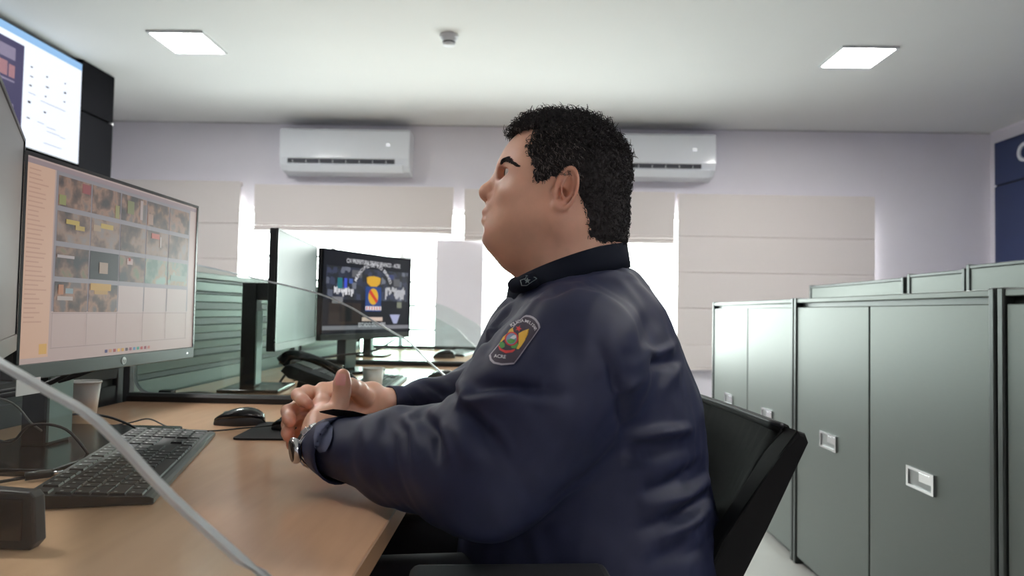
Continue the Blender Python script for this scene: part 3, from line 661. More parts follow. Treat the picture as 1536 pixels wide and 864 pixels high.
for a, b in zip(G, G[1:]):
    for k in range(5): bm.faces.new((a[k], b[k], b[k+1], a[k+1]))
mo = obj('back_mesh', bm, M_mesh, ch, True); sm_ = mo.modifiers.new('t', 'SOLIDIFY'); sm_.thickness = .006
P = [(.403+.004*math.sin(PI*i/10)+ox, 1.03+.387*i/10+oy, .856) for i in range(11)]
bm = bmesh.new(); tube(bm, P, .010, 10); obj('top_rail', bm, M_chair, ch, True)
bm = bmesh.new(); tube(bm, [(x-.02 if False else x, y, .862) for x, y, z_ in [(p[0]-.004, p[1], p[2]) for p in P]], .005, 8); obj('rail_piping', bm, M_char, ch, True)
cbox('seat_cushion', -.20+ox, .27+ox, .98+oy, 1.46+oy, .425, .495, m=M_mesh, bev=.025)
cbox('seat_pan', -.16+ox, .25+ox, 1.02+oy, 1.42+oy, .395, .428)
for s, (ya, yb) in ((-1, (.835, .905)), (1, (1.535, 1.605))):
    ym = (ya+yb)/2
    cbox('arm_pad', -.155+ox, .10+ox, ya+oy, yb+oy, .675, .705, m=M_char, bev=.012)
    tobj('arm_support', [(.0+ox, ym+oy, .68), (.02+ox, ym+oy, .56), (.02+ox, ym+.04*-s+oy, .45), (.02+ox, ym+.12*-s+oy, .41)], .014, M_black, ch, 10, 5)
tobj('back_bracket', [(.05+ox, oy+1.22, .40), (.2+ox, oy+1.22, .40), (.28+ox, oy+1.22, .48), (.285+ox, oy+1.22, .56)], .02, M_black, ch, 10, 5)
bm = bmesh.new(); lathe(bm, [(.05, .05), (.045, .09), (.028, .10), (.026, .22), (.018, .22), (.018, .40)], 18); obj('gas_column', bm, M_black, ch, True)
for k in range(5):
    a = 2*PI*k/5+.3; c_, s_ = math.cos(a), math.sin(a)
    bm = bmesh.new(); tube(bm, [(.03*c_, .03*s_, .085), (.29*c_, .29*s_, .065)], [.022, .014], 10); obj('base_spoke', bm, M_black, ch, True)
    bm = bmesh.new(); lathe(bm, [(.01, -.02), (.027, -.018), (.027, .018), (.01, .02)], 16); cw_ = obj('caster', bm, M_black, ch, True); cw_.rotation_euler = (PI/2, 0, a); cw_.location = (.29*c_, .29*s_, .0275)

# ------------------------------------------------------------------ the seated man: implicit surfaces meshed by surface nets
f32 = np.float32
def v3(a): return np.array(a, dtype=f32)
def _ln(p): return np.sqrt((p*p).sum(-1))
def sph(c, r):
    c = v3(c); return lambda p: _ln(p-c)-r
def ell(c, rad, rot=None):
    c = v3(c); rad = v3(rad); Rm = None if rot is None else np.array(Euler(rot).to_matrix().transposed(), dtype=f32)
    def f(p):
        q = p-c
        if Rm is not None: q = q@Rm.T
        k0 = _ln(q/rad); k1 = _ln(q/(rad*rad)); return np.where(k1 > 1e-6, k0*(k0-1)/np.maximum(k1, 1e-6), -rad.min())
    return f
def cap(a, b, ra, rb, sc=None):
    a = v3(a); b = v3(b); s = None if sc is None else v3(sc)
    if s is not None: a = a/s; b = b/s
    ab = b-a; L = max(float(ab@ab), 1e-9)
    def f(p):
        q = (p if s is None else p/s)-a; t = np.clip((q@ab)/L, 0, 1); return _ln(q-t[..., None]*ab)-(ra+(rb-ra)*t)
    return f
def ering(c, ax, ay, a, b, r, half=None):
    """elliptic ring in the plane of unit axes ax, ay"""
    c = v3(c); ax = v3(ax); ay = v3(ay); n = np.cross(ax, ay)
    def f(p):
        q = p-c; u = q@ax; v = q@ay; h = q@n; k = np.sqrt((u/a)**2+(v/b)**2)+1e-6; d = (k-1)*(a+b)/2
        return np.sqrt(d*d+h*h)-r
    return f
def smesh(prims, lo, hi, h, nb=12):
    """prims: (function, 'u' or 's', blend); returns verts, quads"""
    lo = v3(lo); n = np.ceil((v3(hi)-lo)/h).astype(int); nbk = -(-n//nb); S_ = nb*h; Rb = S_*.8661
    ii = np.stack(np.meshgrid(*[np.arange(k) for k in nbk], indexing='ij'), -1).reshape(-1, 3)
    cen = lo+(ii+.5)*S_
    D = np.stack([f(cen.astype(f32)) for f, _, _ in prims])
    isu = np.array([o == 'u' for _, o, _ in prims]); ks = np.array([k for _, _, k in prims])
    mn = D[isu].min(0); act = np.where(mn < Rb*1.25+ks.max()*.5)[0]
    g = np.stack(np.meshgrid(*[np.arange(nb+1)]*3, indexing='ij'), -1).reshape(-1, 3)
    N = (n+2*nb).astype(np.int64); key = lambda c: (c[..., 0]*N[1]+c[..., 1])*N[2]+c[..., 2]
    VK, VP, ED = [], [], []
    offs = np.array([(0, 0, 0), (1, 0, 0), (0, 1, 0), (1, 1, 0), (0, 0, 1), (1, 0, 1), (0, 1, 1), (1, 1, 1)])
    edges = [(0, 1), (2, 3), (4, 5), (6, 7), (0, 2), (1, 3), (4, 6), (5, 7), (0, 4), (1, 5), (2, 6), (3, 7)]
    for bidx in act:
        base = ii[bidx]*nb; p = (lo+(base+g)*h).astype(f32); d = None
        for q, (f, o, k) in enumerate(prims):
            dq = D[q, bidx]
            if o == 'u':
                if dq > mn[bidx]+2.3*Rb+k: continue
                e = f(p)
                if d is None: d = e
                elif k > 0: t = np.maximum(k-np.abs(d-e), 0)/k; d = np.minimum(d, e)-t*t*k*.25
                else: d = np.minimum(d, e)
            elif d is not None and dq < 1.3*Rb+k:
                e = -f(p); t = np.maximum(k-np.abs(d-e), 0)/k if k > 0 else 0; d = np.maximum(d, e)+t*t*k*.25
        if d is None or d.min() > 0 or d.max() < 0: continue
        d = d.reshape(nb+1, nb+1, nb+1); cs = np.stack([d[a:a+nb, b:b+nb, c:c+nb] for a, b, c in offs], -1)
        ins = cs < 0; m = ins.any(-1) & ~ins.all(-1); idx = np.argwhere(m)
        if not len(idx): continue
        cv = cs[m]; acc = np.zeros((len(idx), 3)); cnt = np.zeros(len(idx))
        for a, b in edges:
            x = (cv[:, a] < 0) != (cv[:, b] < 0); den = cv[:, a]-cv[:, b]; t = np.where(x, cv[:, a]/np.where(den == 0, 1, den), 0)
            acc += np.where(x[:, None], offs[a]+t[:, None]*(offs[b]-offs[a]), 0); cnt += x
        gi = base+idx; VK.append(key(gi.astype(np.int64))); VP.append(lo+(gi+acc/cnt[:, None])*h)
        for ax in range(3):
            o2 = {0: 1, 1: 2, 2: 4}[ax]; s0 = cv[:, 0] < 0; s1 = cv[:, o2] < 0; x = s0 != s1
            ED.append(np.concatenate([gi[x], np.full((x.sum(), 1), ax), s0[x][:, None]], 1))
    K = np.concatenate(VK); P = np.concatenate(VP); od = np.argsort(K); K = K[od]; P = P[od]; E = np.concatenate(ED).astype(np.int64); Q = []
    for ax in range(3):
        e = E[E[:, 3] == ax]; u, v = [(1, 2), (2, 0), (0, 1)][ax]; c0 = e[:, :3]; cu = c0.copy(); cu[:, u] -= 1; cv = c0.copy(); cv[:, v] -= 1; cuv = cu.copy(); cuv[:, v] -= 1
        ids = []; ok = np.ones(len(e), bool)
        for c in (c0, cu, cuv, cv):
            k = key(c); j = np.clip(np.searchsorted(K, k), 0, len(K)-1); ok &= K[j] == k; ids.append(j)
        q = np.stack(ids, 1); fl = e[:, 4] == 0; q[fl] = q[fl][:, ::-1]; Q.append(q[ok])
    return P, np.concatenate(Q)
def relax(P, Q, n=2, lam=.5):
    a = np.concatenate([Q[:, i] for i in range(4)]+[Q[:, (i+1) % 4] for i in range(4)]); b = np.concatenate([Q[:, (i+1) % 4] for i in range(4)]+[Q[:, i] for i in range(4)])
    cnt = np.bincount(a, minlength=len(P))[:, None]
    for _ in range(n):
        s = np.stack([np.bincount(a, P[b, k], len(P)) for k in range(3)], 1); P = P+lam*(s/np.maximum(cnt, 1)-P)
    return P
def largest(P, Q):
    lab = np.arange(len(P))
    for _ in range(400):
        m = lab[Q].min(1); new = lab.copy()
        for i in range(4): np.minimum.at(new, Q[:, i], m)
        new = new[new]
        if (new == lab).all(): break
        lab = new
    u, c = np.unique(lab, return_counts=True); k = lab == u[c.argmax()]; ix = np.cumsum(k)-1
    return P[k], ix[Q[k[Q[:, 0]]]]
def normals(P, Q):
    n = np.cross(P[Q[:, 2]]-P[Q[:, 0]], P[Q[:, 3]]-P[Q[:, 1]]); N = np.stack([sum(np.bincount(Q[:, i], n[:, k], len(P)) for i in range(4)) for k in range(3)], 1)
    return N/np.maximum(np.linalg.norm(N, axis=1, keepdims=True), 1e-12)
def npobj(name, P, Q, m, parent, colour=None):
    me = bpy.data.meshes.new(name); me.from_pydata([], [], [])
    me.vertices.add(len(P)); me.vertices.foreach_set('co', P.astype(f32).ravel())
    me.loops.add(Q.size); me.loops.foreach_set('vertex_index', Q.ravel().astype(np.int32)); k = Q.shape[1]
    me.polygons.add(len(Q)); me.polygons.foreach_set('loop_start', np.arange(0, Q.size, k, dtype=np.int32))
    me.update(calc_edges=True); me.validate()
    if colour is not None:
        at = me.color_attributes.new('tone', 'FLOAT_COLOR', 'POINT'); at.data.foreach_set('color', np.concatenate([colour, np.ones((len(P), 1))], 1).astype(f32).ravel())
    return link(name, me, m, parent, True)

man = thing('person', 'man in a navy uniform jacket sitting with clasped hands at the desk', 'person', (0, 0, 0))
HY = 1.15
def h(px, py, dy=0., D=None): v = trace(px, py, D or HY-abs(dy)); return (v.x, HY+dy, v.z)   # dy: off the middle plane of the head
LW = (-.330, 1.105, .812); RW = (-.262, 1.318, .848)            # wrists
skin = []
U = lambda f, k=.012: skin.append((f, 'u', k)); SUB = lambda f, k=.004: skin.append((f, 's', k))
# --- head and neck
U(ell(h(846, 264), (.107, .086, .099)), .0)
U(ell(h(800, 268), (.056, .070, .066)), .03)                     # brow and temples
U(ell(h(802, 308), (.066, .066, .062)), .03)                     # middle face
U(ell(h(752, 318), (.024, .033, .030)), .02)
U(cap(h(747, 353, -.009), h(747, 353, .009), .0285, .0285), .03)  # chin
for s in (-1, 1):
    U(cap(h(768, 352, s*.022), h(836, 330, s*.056), .027, .036), .03)    # jaw
    U(ell(h(795, 322, s*.045), (.040, .026, .045)), .03)                 # cheek
    U(ell(h(778, 290, s*.046), (.024, .018, .016)), .02)                  # cheekbone
U(cap(h(849, 300), h(852, 420), .072, .081, (1.03, .95, 1)), .035)     # neck
U(ell(h(800, 372), (.058, .052, .032), (0, -.45, 0)), .035)            # under the chin
U(cap(h(898, 330), h(893, 400), .044, .047, (1, 1.15, 1)), .03)         # nape
U(cap(h(757, 245, -.030), h(757, 245, .030), .008, .008), .014)          # brow ridge
for s in (-1, 1): SUB(ell(h(756, 260, s*.030), (.014, .0165, .0105)), .008)
U(cap(h(757, 256), h(731, 286), .0085, .0115), .012)            # nose bridge
U(sph(h(731, 289), .0135), .010)
for s in (-1, 1):
    U(ell(h(741, 294.5, s*.0135), (.0120, .0075, .0092)), .003)
    SUB(ell(h(752.5, 294, s*.0215), (.0026, .006, .010)), .003)
    SUB(ell(h(733, 300, s*.0085), (.007, .0042, .0046)), .0015)
U(ell(h(742, 311), (.014, .022, .012)), .010)
U(cap(h(729, 318, -.012), h(730, 318, .012), .0075, .0075), .006)       # upper lip
U(cap(h(728.5, 331.5, -.012), h(728.5, 331.5, .012), .0078, .0078), .006)       # lower lip
for s in (-1, 1): SUB(cap(h(720, 324.5, 0), h(738, 326, s*.021), .0036, .0022), .002)
SUB(cap(h(717, 345, -.02), h(717, 345, .02), .007, .007), .012)
EYES = [h(769, 259, s*.034) for s in (-1, 1)]
for i, s in enumerate((-1, 1)):
    e = EYES[i]; U(sph(e, .0165), .004)
    SUB(ell((e[0]-.012, e[1]+s*.006, e[2]-.0005), (.0185, .0165, .0076)), .002)
    U(cap((e[0]-.010, e[1]-s*.012, e[2]+.0095), (e[0]-.004, e[1]+s*.013, e[2]+.0085), .003, .003), .004)
for s in (-1, 1):                                               # ears
    c = h(850, 283, s*.088); ax = (.97, s*.24, -.22); ay = (.24, 0, 1.0)
    ax = tuple(np.array(ax)/np.linalg.norm(ax)); ay = np.array(ay)-np.dot(ay, ax)*np.array(ax); ay = tuple(ay/np.linalg.norm(ay))
    nrm = np.cross(ax, ay)*(-1 if np.cross(ax, ay)[1]*s < 0 else 1)
    c = np.array(c)
    U(ell(tuple(c-np.array(ax)*.002-nrm*.004), (.017, .010, .031), (0, .24, s*.24)), .004)
    SUB(ell(tuple(c+nrm*.010-np.array(ax)*.002+np.array(ay)*.001), (.0125, .014, .026), (0, .24, s*.24)), .002)
    SUB(ell(tuple(c+nrm*.002-np.array(ax)*.004-np.array(ay)*.008), (.0090, .016, .0105)), .002)
    U(ering(tuple(c+nrm*.004), ax, ay, .0172, .0325, .0040), .002)
    U(ering(tuple(c+nrm*.001+np.array(ax)*.002+np.array(ay)*.004), ax, ay, .0100, .0195, .0026), .003)
    U(ell(tuple(c+nrm*.003-np.array(ax)*.006-np.array(ay)*.029), (.0095, .006, .0095)), .005)
    U(ell(tuple(c+nrm*.002-np.array(ax)*.0165-np.array(ay)*.010), (.005, .006, .008)), .004)
# --- body and arms inside the jacket
U(cap((.085, 1.165, 1.06), (.10, 1.17, .94), .055, .10, (1, 1.2, 1)), .03)
U(cap((.10, 1.17, .96), (.11, 1.17, .62), .11, .13, (1, 1.15, 1)), .03)
for sh, elb, wr in (((.07, .985, .965), (-.045, .925, .815), LW), ((.06, 1.37, .965), (-.09, 1.45, .825), RW)):
    U(cap((.085, 1.17, .985), sh, .045, .045), .02); U(cap(sh, elb, .05, .045), .02); U(cap(elb, wr, .045, .027), .02)
# --- hands
def hand(chains, palm, k=.006):
    for f in palm: U(f, .014)
    for ch_ in chains:
        for (a, ra), (b, rb) in zip(ch_, ch_[1:]): U(cap(a, b, ra, rb), k)
# left hand: back of the hand towards the camera, thumb upright
hand([
    [((-.316, 1.150, .846), .0185), ((-.309, 1.158, .868), .0152), ((-.306, 1.161, .886), .0140), ((-.305, 1.159, .903), .0142), ((-.304, 1.157, .9165), .0118)],
    [((-.352, 1.205, .868), .0125), ((-.362, 1.238, .884), .0110), ((-.345, 1.268, .886), .0100), ((-.325, 1.282, .880), .0088)],
    [((-.358, 1.205, .850), .0125), ((-.378, 1.240, .862), .0112), ((-.362, 1.276, .862), .0102), ((-.335, 1.292, .856), .009)],
    [((-.358, 1.200, .830), .012), ((-.378, 1.234, .838), .0107), ((-.362, 1.268, .838), .0097), ((-.335, 1.286, .834), .0088)],
    [((-.352, 1.190, .812), .011), ((-.370, 1.220, .815), .0095), ((-.355, 1.248, .815), .0086), ((-.335, 1.265, .812), .008)],
], [cap(LW, (-.335, 1.135, .826), .027, .029, (.86, 1, 1.1)), cap((-.332, 1.135, .838), (-.345, 1.195, .852), .026, .021), cap((-.336, 1.130, .815), (-.348, 1.188, .820), .024, .019), cap((-.325, 1.125, .835), (-.318, 1.150, .848), .022, .020), cap((-.35, 1.195, .86), (-.35, 1.185, .815), .016, .014)])
# right hand: fingers wrapped round the back of the left
hand([
    [((-.290, 1.262, .868), .0185), ((-.296, 1.236, .884), .0155), ((-.302, 1.208, .893), .0138), ((-.306, 1.190, .897), .012)],
    [((-.352, 1.236, .872), .0125), ((-.385, 1.222, .880), .0116), ((-.391, 1.192, .878), .0108), ((-.374, 1.166, .872), .0102), ((-.362, 1.156, .868), .0088)],
    [((-.356, 1.234, .852), .0125), ((-.396, 1.216, .856), .0118), ((-.405, 1.184, .850), .011), ((-.394, 1.158, .842), .0105), ((-.388, 1.148, .838), .009)],
    [((-.354, 1.232, .832), .012), ((-.394, 1.212, .834), .0112), ((-.404, 1.184, .828), .0105), ((-.396, 1.160, .818), .010), ((-.392, 1.150, .813), .0088)],
    [((-.350, 1.228, .815), .011), ((-.384, 1.208, .812), .010), ((-.393, 1.182, .806), .0093), ((-.389, 1.163, .799), .0088), ((-.387, 1.155, .796), .008)],
], [cap(RW, (-.285, 1.295, .855), .026, .027, (1, 1, 1.1)), cap((-.285, 1.292, .868), (-.345, 1.243, .868), .025, .019), cap((-.285, 1.29, .838), (-.345, 1.238, .828), .023, .018)])
P, Q = smesh(skin, (-.43, .84, .60), (.24, 1.52, 1.40), .0022)
P = relax(P, Q, 1, .4)
# skin tones
base = np.array(lin((228, 178, 152))[:3]); colr = np.tile(base, (len(P), 1))
def blend(mask, rgb): 
    global colr
    colr = colr*(1-mask[:, None])+np.array(lin(rgb)[:3])*mask[:, None]
def gs(c, r): return np.exp(-(((P-np.array(c))/np.array(r))**2).sum(1))
blend(.75*np.clip(gs(h(728, 319), (.010, .020, .0045))+gs(h(728, 331), (.010, .019, .0055)), 0, 1), (150, 84, 78))
blend(.45*np.clip(gs(h(735, 292), (.018, .018, .012)), 0, 1), (196, 116, 96))
for s in (-1, 1):
    blend(.5*np.clip(gs(h(848, 285, s*.10), (.03, .03, .042)), 0, 1), (196, 118, 96))
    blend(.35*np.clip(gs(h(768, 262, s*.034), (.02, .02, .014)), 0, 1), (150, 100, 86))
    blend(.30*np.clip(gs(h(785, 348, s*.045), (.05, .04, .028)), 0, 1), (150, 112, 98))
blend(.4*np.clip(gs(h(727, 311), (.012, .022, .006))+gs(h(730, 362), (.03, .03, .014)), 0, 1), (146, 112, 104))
tips = [(-.360, 1.155, .868), (-.386, 1.147, .838), (-.390, 1.149, .813), (-.385, 1.154, .796), (-.304, 1.152, .915)]
for c in tips: blend(.55*np.clip(gs(c, (.014, .014, .014)), 0, 1), (214, 132, 116))
M_skin = bpy.data.materials.new('skin'); M_skin.use_nodes = True; nt = M_skin.node_tree; b = nt.nodes['Principled BSDF']
at = nt.nodes.new('ShaderNodeAttribute'); at.attribute_name = 'tone'
tc = nt.nodes.new('ShaderNodeTexCoord'); nz = nt.nodes.new('ShaderNodeTexNoise'); nz.inputs['Scale'].default_value = 55; nz.inputs['Detail'].default_value = 6; nt.links.new(tc.outputs['Object'], nz.inputs['Vector'])
mr = nt.nodes.new('ShaderNodeMapRange'); mr.inputs[3].default_value = .9; mr.inputs[4].default_value = 1.08; nt.links.new(nz.outputs['Fac'], mr.inputs[0])
mx = nt.nodes.new('ShaderNodeMix'); mx.data_type = 'RGBA'; mx.blend_type = 'MULTIPLY'; mx.inputs[0].default_value = 1; nt.links.new(at.outputs['Color'], mx.inputs[6]); nt.links.new(mr.outputs[0], mx.inputs[7]); nt.links.new(mx.outputs[2], b.inputs['Base Color'])
b.inputs['Roughness'].default_value = .42; b.inputs['Subsurface Weight'].default_value = .12; b.inputs['Subsurface Radius'].default_value = (.01, .004, .002); b.inputs['Subsurface Scale'].default_value = 1.
nz2 = nt.nodes.new('ShaderNodeTexNoise'); nz2.inputs['Scale'].default_value = 700; nt.links.new(tc.outputs['Object'], nz2.inputs['Vector'])
bpn = nt.nodes.new('ShaderNodeBump'); bpn.inputs['Strength'].default_value = .12; bpn.inputs['Distance'].default_value = .001; nt.links.new(nz2.outputs['Fac'], bpn.inputs['Height']); nt.links.new(bpn.outputs[0], b.inputs['Normal'])
body = npobj('body', P, Q, M_skin, man, colr)
body_bvh = BVHTree.FromPolygons([tuple(p) for p in P], [tuple(int(i) for i in q) for q in Q])
# eyes
M_eye = mat('eye_white', (225, 220, 215), .15); M_iris = mat('iris_brown', (45, 28, 20), .1)
for i, s in enumerate((-1, 1)):
    e = Vector(EYES[i]); bm = bmesh.new(); bmesh.ops.create_uvsphere(bm, u_segments=24, v_segments=16, radius=.0142)
    bmesh.ops.translate(bm, verts=bm.verts, vec=e); eo = obj('eye', bm, M_eye, man, True)
    bm = bmesh.new(); d = Vector((-1, s*.05, .06)).normalized(); q = d.to_track_quat('Z', 'Y').to_matrix().to_4x4()
    lathe(bm, [(.0064, .0127), (.0045, .0138), (.002, .0145)], 18); bmesh.ops.transform(bm, matrix=Matrix.Translation(e)@q, verts=bm.verts); obj('iris', bm, M_iris, eo, True)
# nails
M_nail = mat('nail', (236, 168, 160), .25)
def nail(c, nrm, along, w_, l_):
    n_ = Vector(nrm).normalized(); a_ = Vector(along); a_ = (a_-n_*a_.dot(n_)).normalized(); b_ = n_.cross(a_); bm = bmesh.new(); G = []
    for i in range(7):
        u = -1+2*i/6; row = []
        for j in range(7):
            v = -1+2*j/6; ww = w_*(1-.25*max(v, 0)**3-.1*max(-v, 0)**2)
            row.append(bm.verts.new(Vector(c)+b_*u*ww+a_*v*l_+n_*(.0016-.0030*u*u-.0008*v*v)))
        G.append(row)
    for i in range(6):
        for j in range(6): bm.faces.new((G[i][j], G[i+1][j], G[i+1][j+1], G[i][j+1]))
    obj('fingernail', bm, M_nail, man, True)
nail((-.3045, 1.1443, .911), (-.05, -1, .18), (.02, .1, 1), .0088, .0098)

# --- hair
def poly2(pts):
    A = np.array([(trace(x, y, D).x, trace(x, y, D).z) for x, y, D in pts], dtype=f32); Bq = np.roll(A, -1, 0)
    def f(p):
        q = p[..., [0, 2]]; d = np.full(q.shape[:-1], 1e9, dtype=f32); sgn = np.ones(q.shape[:-1], dtype=bool)
        for a, b_ in zip(A, Bq):
            e = b_-a; w_ = q-a; t = np.clip((w_@e)/(e@e), 0, 1); d = np.minimum(d, ((w_-t[..., None]*e)**2).sum(-1))
            c1 = q[..., 1] >= a[1]; c2 = q[..., 1] < b_[1]; c3 = e[0]*w_[..., 1] > e[1]*w_[..., 0]
            sgn ^= (c1 & c2 & c3) | (~c1 & ~c2 & ~c3)
        return np.where(sgn, 1, -1)*np.sqrt(d)
    return f
region = poly2([(740, 212, HY), (762, 206, HY), (784, 195, 1.12), (808, 190, 1.09), (804, 206, 1.08), (789, 226, 1.085), (799, 246, 1.08), (799, 278, 1.075), (814, 276, 1.07), (834, 264, 1.06), (850, 262, 1.06), (864, 276, 1.06), (868, 296, 1.06), (871, 330, 1.07), (880, 356, 1.075), (902, 368, 1.09), (930, 372, HY), (1010, 372, HY), (1010, 110, HY), (720, 110, HY)])
cr = [ell(h(847, 263), (.1125, .0935, .1045)), ell(h(808, 226), (.05, .062, .052)), cap(h(849, 300), h(852, 420), .079, .086, (1.0, .95, 1)), cap(h(898, 330), h(893, 400), .0475, .050, (1, 1.15, 1)), ell(h(800, 268), (.061, .0755, .071))]
def curl(p, a=.0015):
    x, y, z_ = p[..., 0], p[..., 1], p[..., 2]
    return a*(np.sin(430*x+160*z_+40*y)*np.sin(390*z_-200*y)+.8*np.sin(330*y+270*x)*np.cos(300*z_+210*x)+.6*np.sin(800*x-500*y)*np.sin(700*z_+300*y))
def hair_f(p):
    d = cr[0](p)
    for c in cr[1:]:
        e = c(p); t = np.maximum(.03-np.abs(d-e), 0)/.03; d = np.minimum(d, e)-t*t*.03*.25
    r = region(p)+curl(p, .0012)
    d = d-.004*np.clip(-r/.02, 0, 1)+.004+curl(p)*np.clip((p[..., 2]-1.2)/.05, .35, 2.2)
    t = np.maximum(.010-np.abs(d-r), 0)/.010; return np.maximum(d, r)+t*t*.010*.25
hp_, hq_ = smesh([(hair_f, 'u', .0)], (-.06, 1.02, 1.10), (.22, 1.28, 1.40), .0022)
M_hair = mat('hair_black', (52, 49, 50), .85, spec=.2, noise=.55, nscale=140, bump=.5, bscale=500)
hn_ = normals(hp_, hq_)
hair = npobj('hair', hp_, hq_, M_hair, man)
bm = bmesh.new(); rs = np.random.RandomState(3); sel = rs.permutation(len(hp_)); done = 0      # short curls standing off the cap
eyes_c = np.array(h(846, 264))
for i in sel:
    if done >= 9000: break
    p_ = Vector(hp_[i]); n_ = Vector(hn_[i])
    if (hp_[i]-eyes_c)@hn_[i] < .05: continue
    t_ = n_.orthogonal(); t_.rotate(Matrix.Rotation(rs.uniform(0, 2*PI), 3, n_)); b_ = n_.cross(t_); L_ = rs.uniform(.003, .0095)*(1.15 if p_.z > 1.29 else .5)
    pts = [p_-n_*.002, p_+n_*L_*.5+t_*L_*.25, p_+n_*L_*.8+t_*L_*.7+b_*L_*.2, p_+n_*L_*.7+t_*L_*1.1+b_*L_*.5]
    tube(bm, pts, [.0008, .0007, .0006, .0003], 3, False); done += 1
cu = obj('curls', bm, M_hair, hair, True); cu['kind'] = 'stuff'
bm = bmesh.new(); done = 0                                      # greying hairs at the temples
for i in sel:
    if done >= 900: break
    p_ = Vector(hp_[i]); n_ = Vector(hn_[i])
    if p_.x > .075+.02*rs.rand() or p_.z > 1.335 or abs(n_.y) < .6: continue
    t_ = Vector((.5, 0, -1)); t_ = (t_-n_*t_.dot(n_)).normalized(); b_ = n_.cross(t_)*rs.uniform(-.6, .6); L_ = rs.uniform(.004, .009)
    tube(bm, [p_-n_*.001, p_+n_*.002+t_*L_*.4, p_+n_*.0022+t_*L_*.8+b_*L_*.4, p_+n_*.001+t_*L_+b_*L_], [.0006, .0006, .0005, .0003], 3, False); done += 1
cu = obj('grey_hairs', bm, mat('hair_grey', (112, 104, 102), .7, spec=.3), hair, True); cu['kind'] = 'stuff'
for s in (-1, 1):                                               # eyebrows, laid on the skin
    bm = bmesh.new()
    for k in range(190):
        f = rs.uniform(0, 1); px = 749.5+26*f; py = 243.5-5*math.sin(min(f/.45, 1.)*PI/2)+16*max(f-.35, 0)**1.3+rs.uniform(-3.8, 3.8)*(1-.6*f); dy = s*(.010+.036*f)
        d_ = (trace(px, py, 1.0)-Vector((0, 0, CAM_Z))).normalized(); hit = body_bvh.ray_cast(Vector((0, 0, CAM_Z)), d_)
        if hit[0] is None: continue
        n_ = hit[1]
        if n_.dot(hit[0]-Vector(eyes_c)) < 0: n_ = -n_
        t_ = (Vector((.5, -.8, .35 if f < .6 else -.2))); t_ = (t_-n_*t_.dot(n_)).normalized()
        p_ = hit[0]; L_ = .008
        if s > 0: p_ = Vector((p_.x, 2*HY-p_.y, p_.z)); n_ = Vector((n_.x, -n_.y, n_.z)); t_ = (Vector((.5, .8, .1))-n_*Vector((.5, .8, .1)).dot(n_)).normalized()
        tube(bm, [p_-n_*.0002, p_+n_*.0012+t_*L_*.5, p_+n_*.0007+t_*L_], [.0007, .0007, .0002], 3, False)
    eb = obj('eyebrow', bm, M_hair, man, True); eb['kind'] = 'stuff'

# --- jacket
SHL, ELL, CFL = (.070, .958, .962), (-.045, .915, .822), (-.298, 1.078, .812)
SHR, ELR, CFR = (.056, 1.39, .962), (-.10, 1.462, .828), (-.244, 1.335, .843)
jk = []
J = lambda f, k=.03: jk.append((f, 'u', k))
J(cap((.088, 1.168, .93), (.100, 1.17, .85), .168, .190, (1, 1.16, 1)), 0)
J(ell((.135, 1.175, 1.0), (.10, .17, .10)), .05)
J(cap((.100, 1.17, .85), (.118, 1.17, .62), .190, .214, (1, 1.14, 1)), .05)
J(cap((.118, 1.17, .62), (.12, 1.17, .60), .212, .20, (1, 1.14, 1)), .04)
J(ell((.082, 1.165, 1.05), (.108, .112, .04), (0, -.36, 0)), .04)       # yoke round the neck
for sh in (SHL, SHR): J(cap((.09, 1.168, 1.01), sh, .068, .080), .05)
J(cap(SHL, (.012, .925, .90), .090, .090), .07); J(cap((.012, .925, .90), ELL, .090, .086), .05); J(cap(ELL, (-.17, .995, .818), .086, .069), .035); J(cap((-.17, .995, .818), CFL, .069, .043), .02)
J(cap(SHR, ELR, .088, .080), .06); J(cap(ELR, (-.19, 1.385, .835), .078, .055), .03); J(cap((-.19, 1.385, .835), CFR, .055, .036), .02)
jk.append((lambda p: p[..., 2]-.50, 's', .01))
jk.append((cap(tuple(np.array(h(853, 300))), tuple(np.array(h(858, 425))), .078, .088, (1.03, .95, 1)), 's', .006))
Pj, Qj = smesh(jk, (-.36, .76, .44), (.40, 1.60, 1.20), .0042)
Pj, Qj = largest(Pj, Qj); Pj = relax(Pj, Qj, 3, .5); Nj = normals(Pj, Qj)
def segd(P_, a, b_):
    a = np.array(a); ab = np.array(b_)-a; t = np.clip(((P_-a)@ab)/max(ab@ab, 1e-9), 0, 1); return np.linalg.norm(P_-a-t[:, None]*ab, axis=1), t
disp = np.zeros(len(Pj))
def crease(pts, amp, wd):
    global disp
    best = np.full(len(Pj), 1e9); tt = np.zeros(len(Pj)); n_ = len(pts)-1
    for k in range(n_):
        d, t = segd(Pj, pts[k], pts[k+1]); u = d < best; best = np.where(u, d, best); tt = np.where(u, (k+t)/n_, tt)
    disp += amp*np.exp(-(best/wd)**2)*np.clip(np.sin(PI*np.clip(tt, .02, .98))**.6, 0, 1)
J_bvh = BVHTree.FromPolygons([tuple(p) for p in Pj], [tuple(int(i) for i in q) for q in Qj])
CAMP = Vector((0, 0, CAM_Z))
def onj(px, py):
    """where a traced point falls on the near side of the jacket"""
    d = (trace(px, py, 1.0)-CAMP).normalized(); hit = J_bvh.ray_cast(CAMP, d)
    return tuple(hit[0]) if hit[0] is not None else tuple(trace(px, py, 1.1))
def fold(pp, amp, wd): crease([onj(*q) for q in pp], amp, wd)
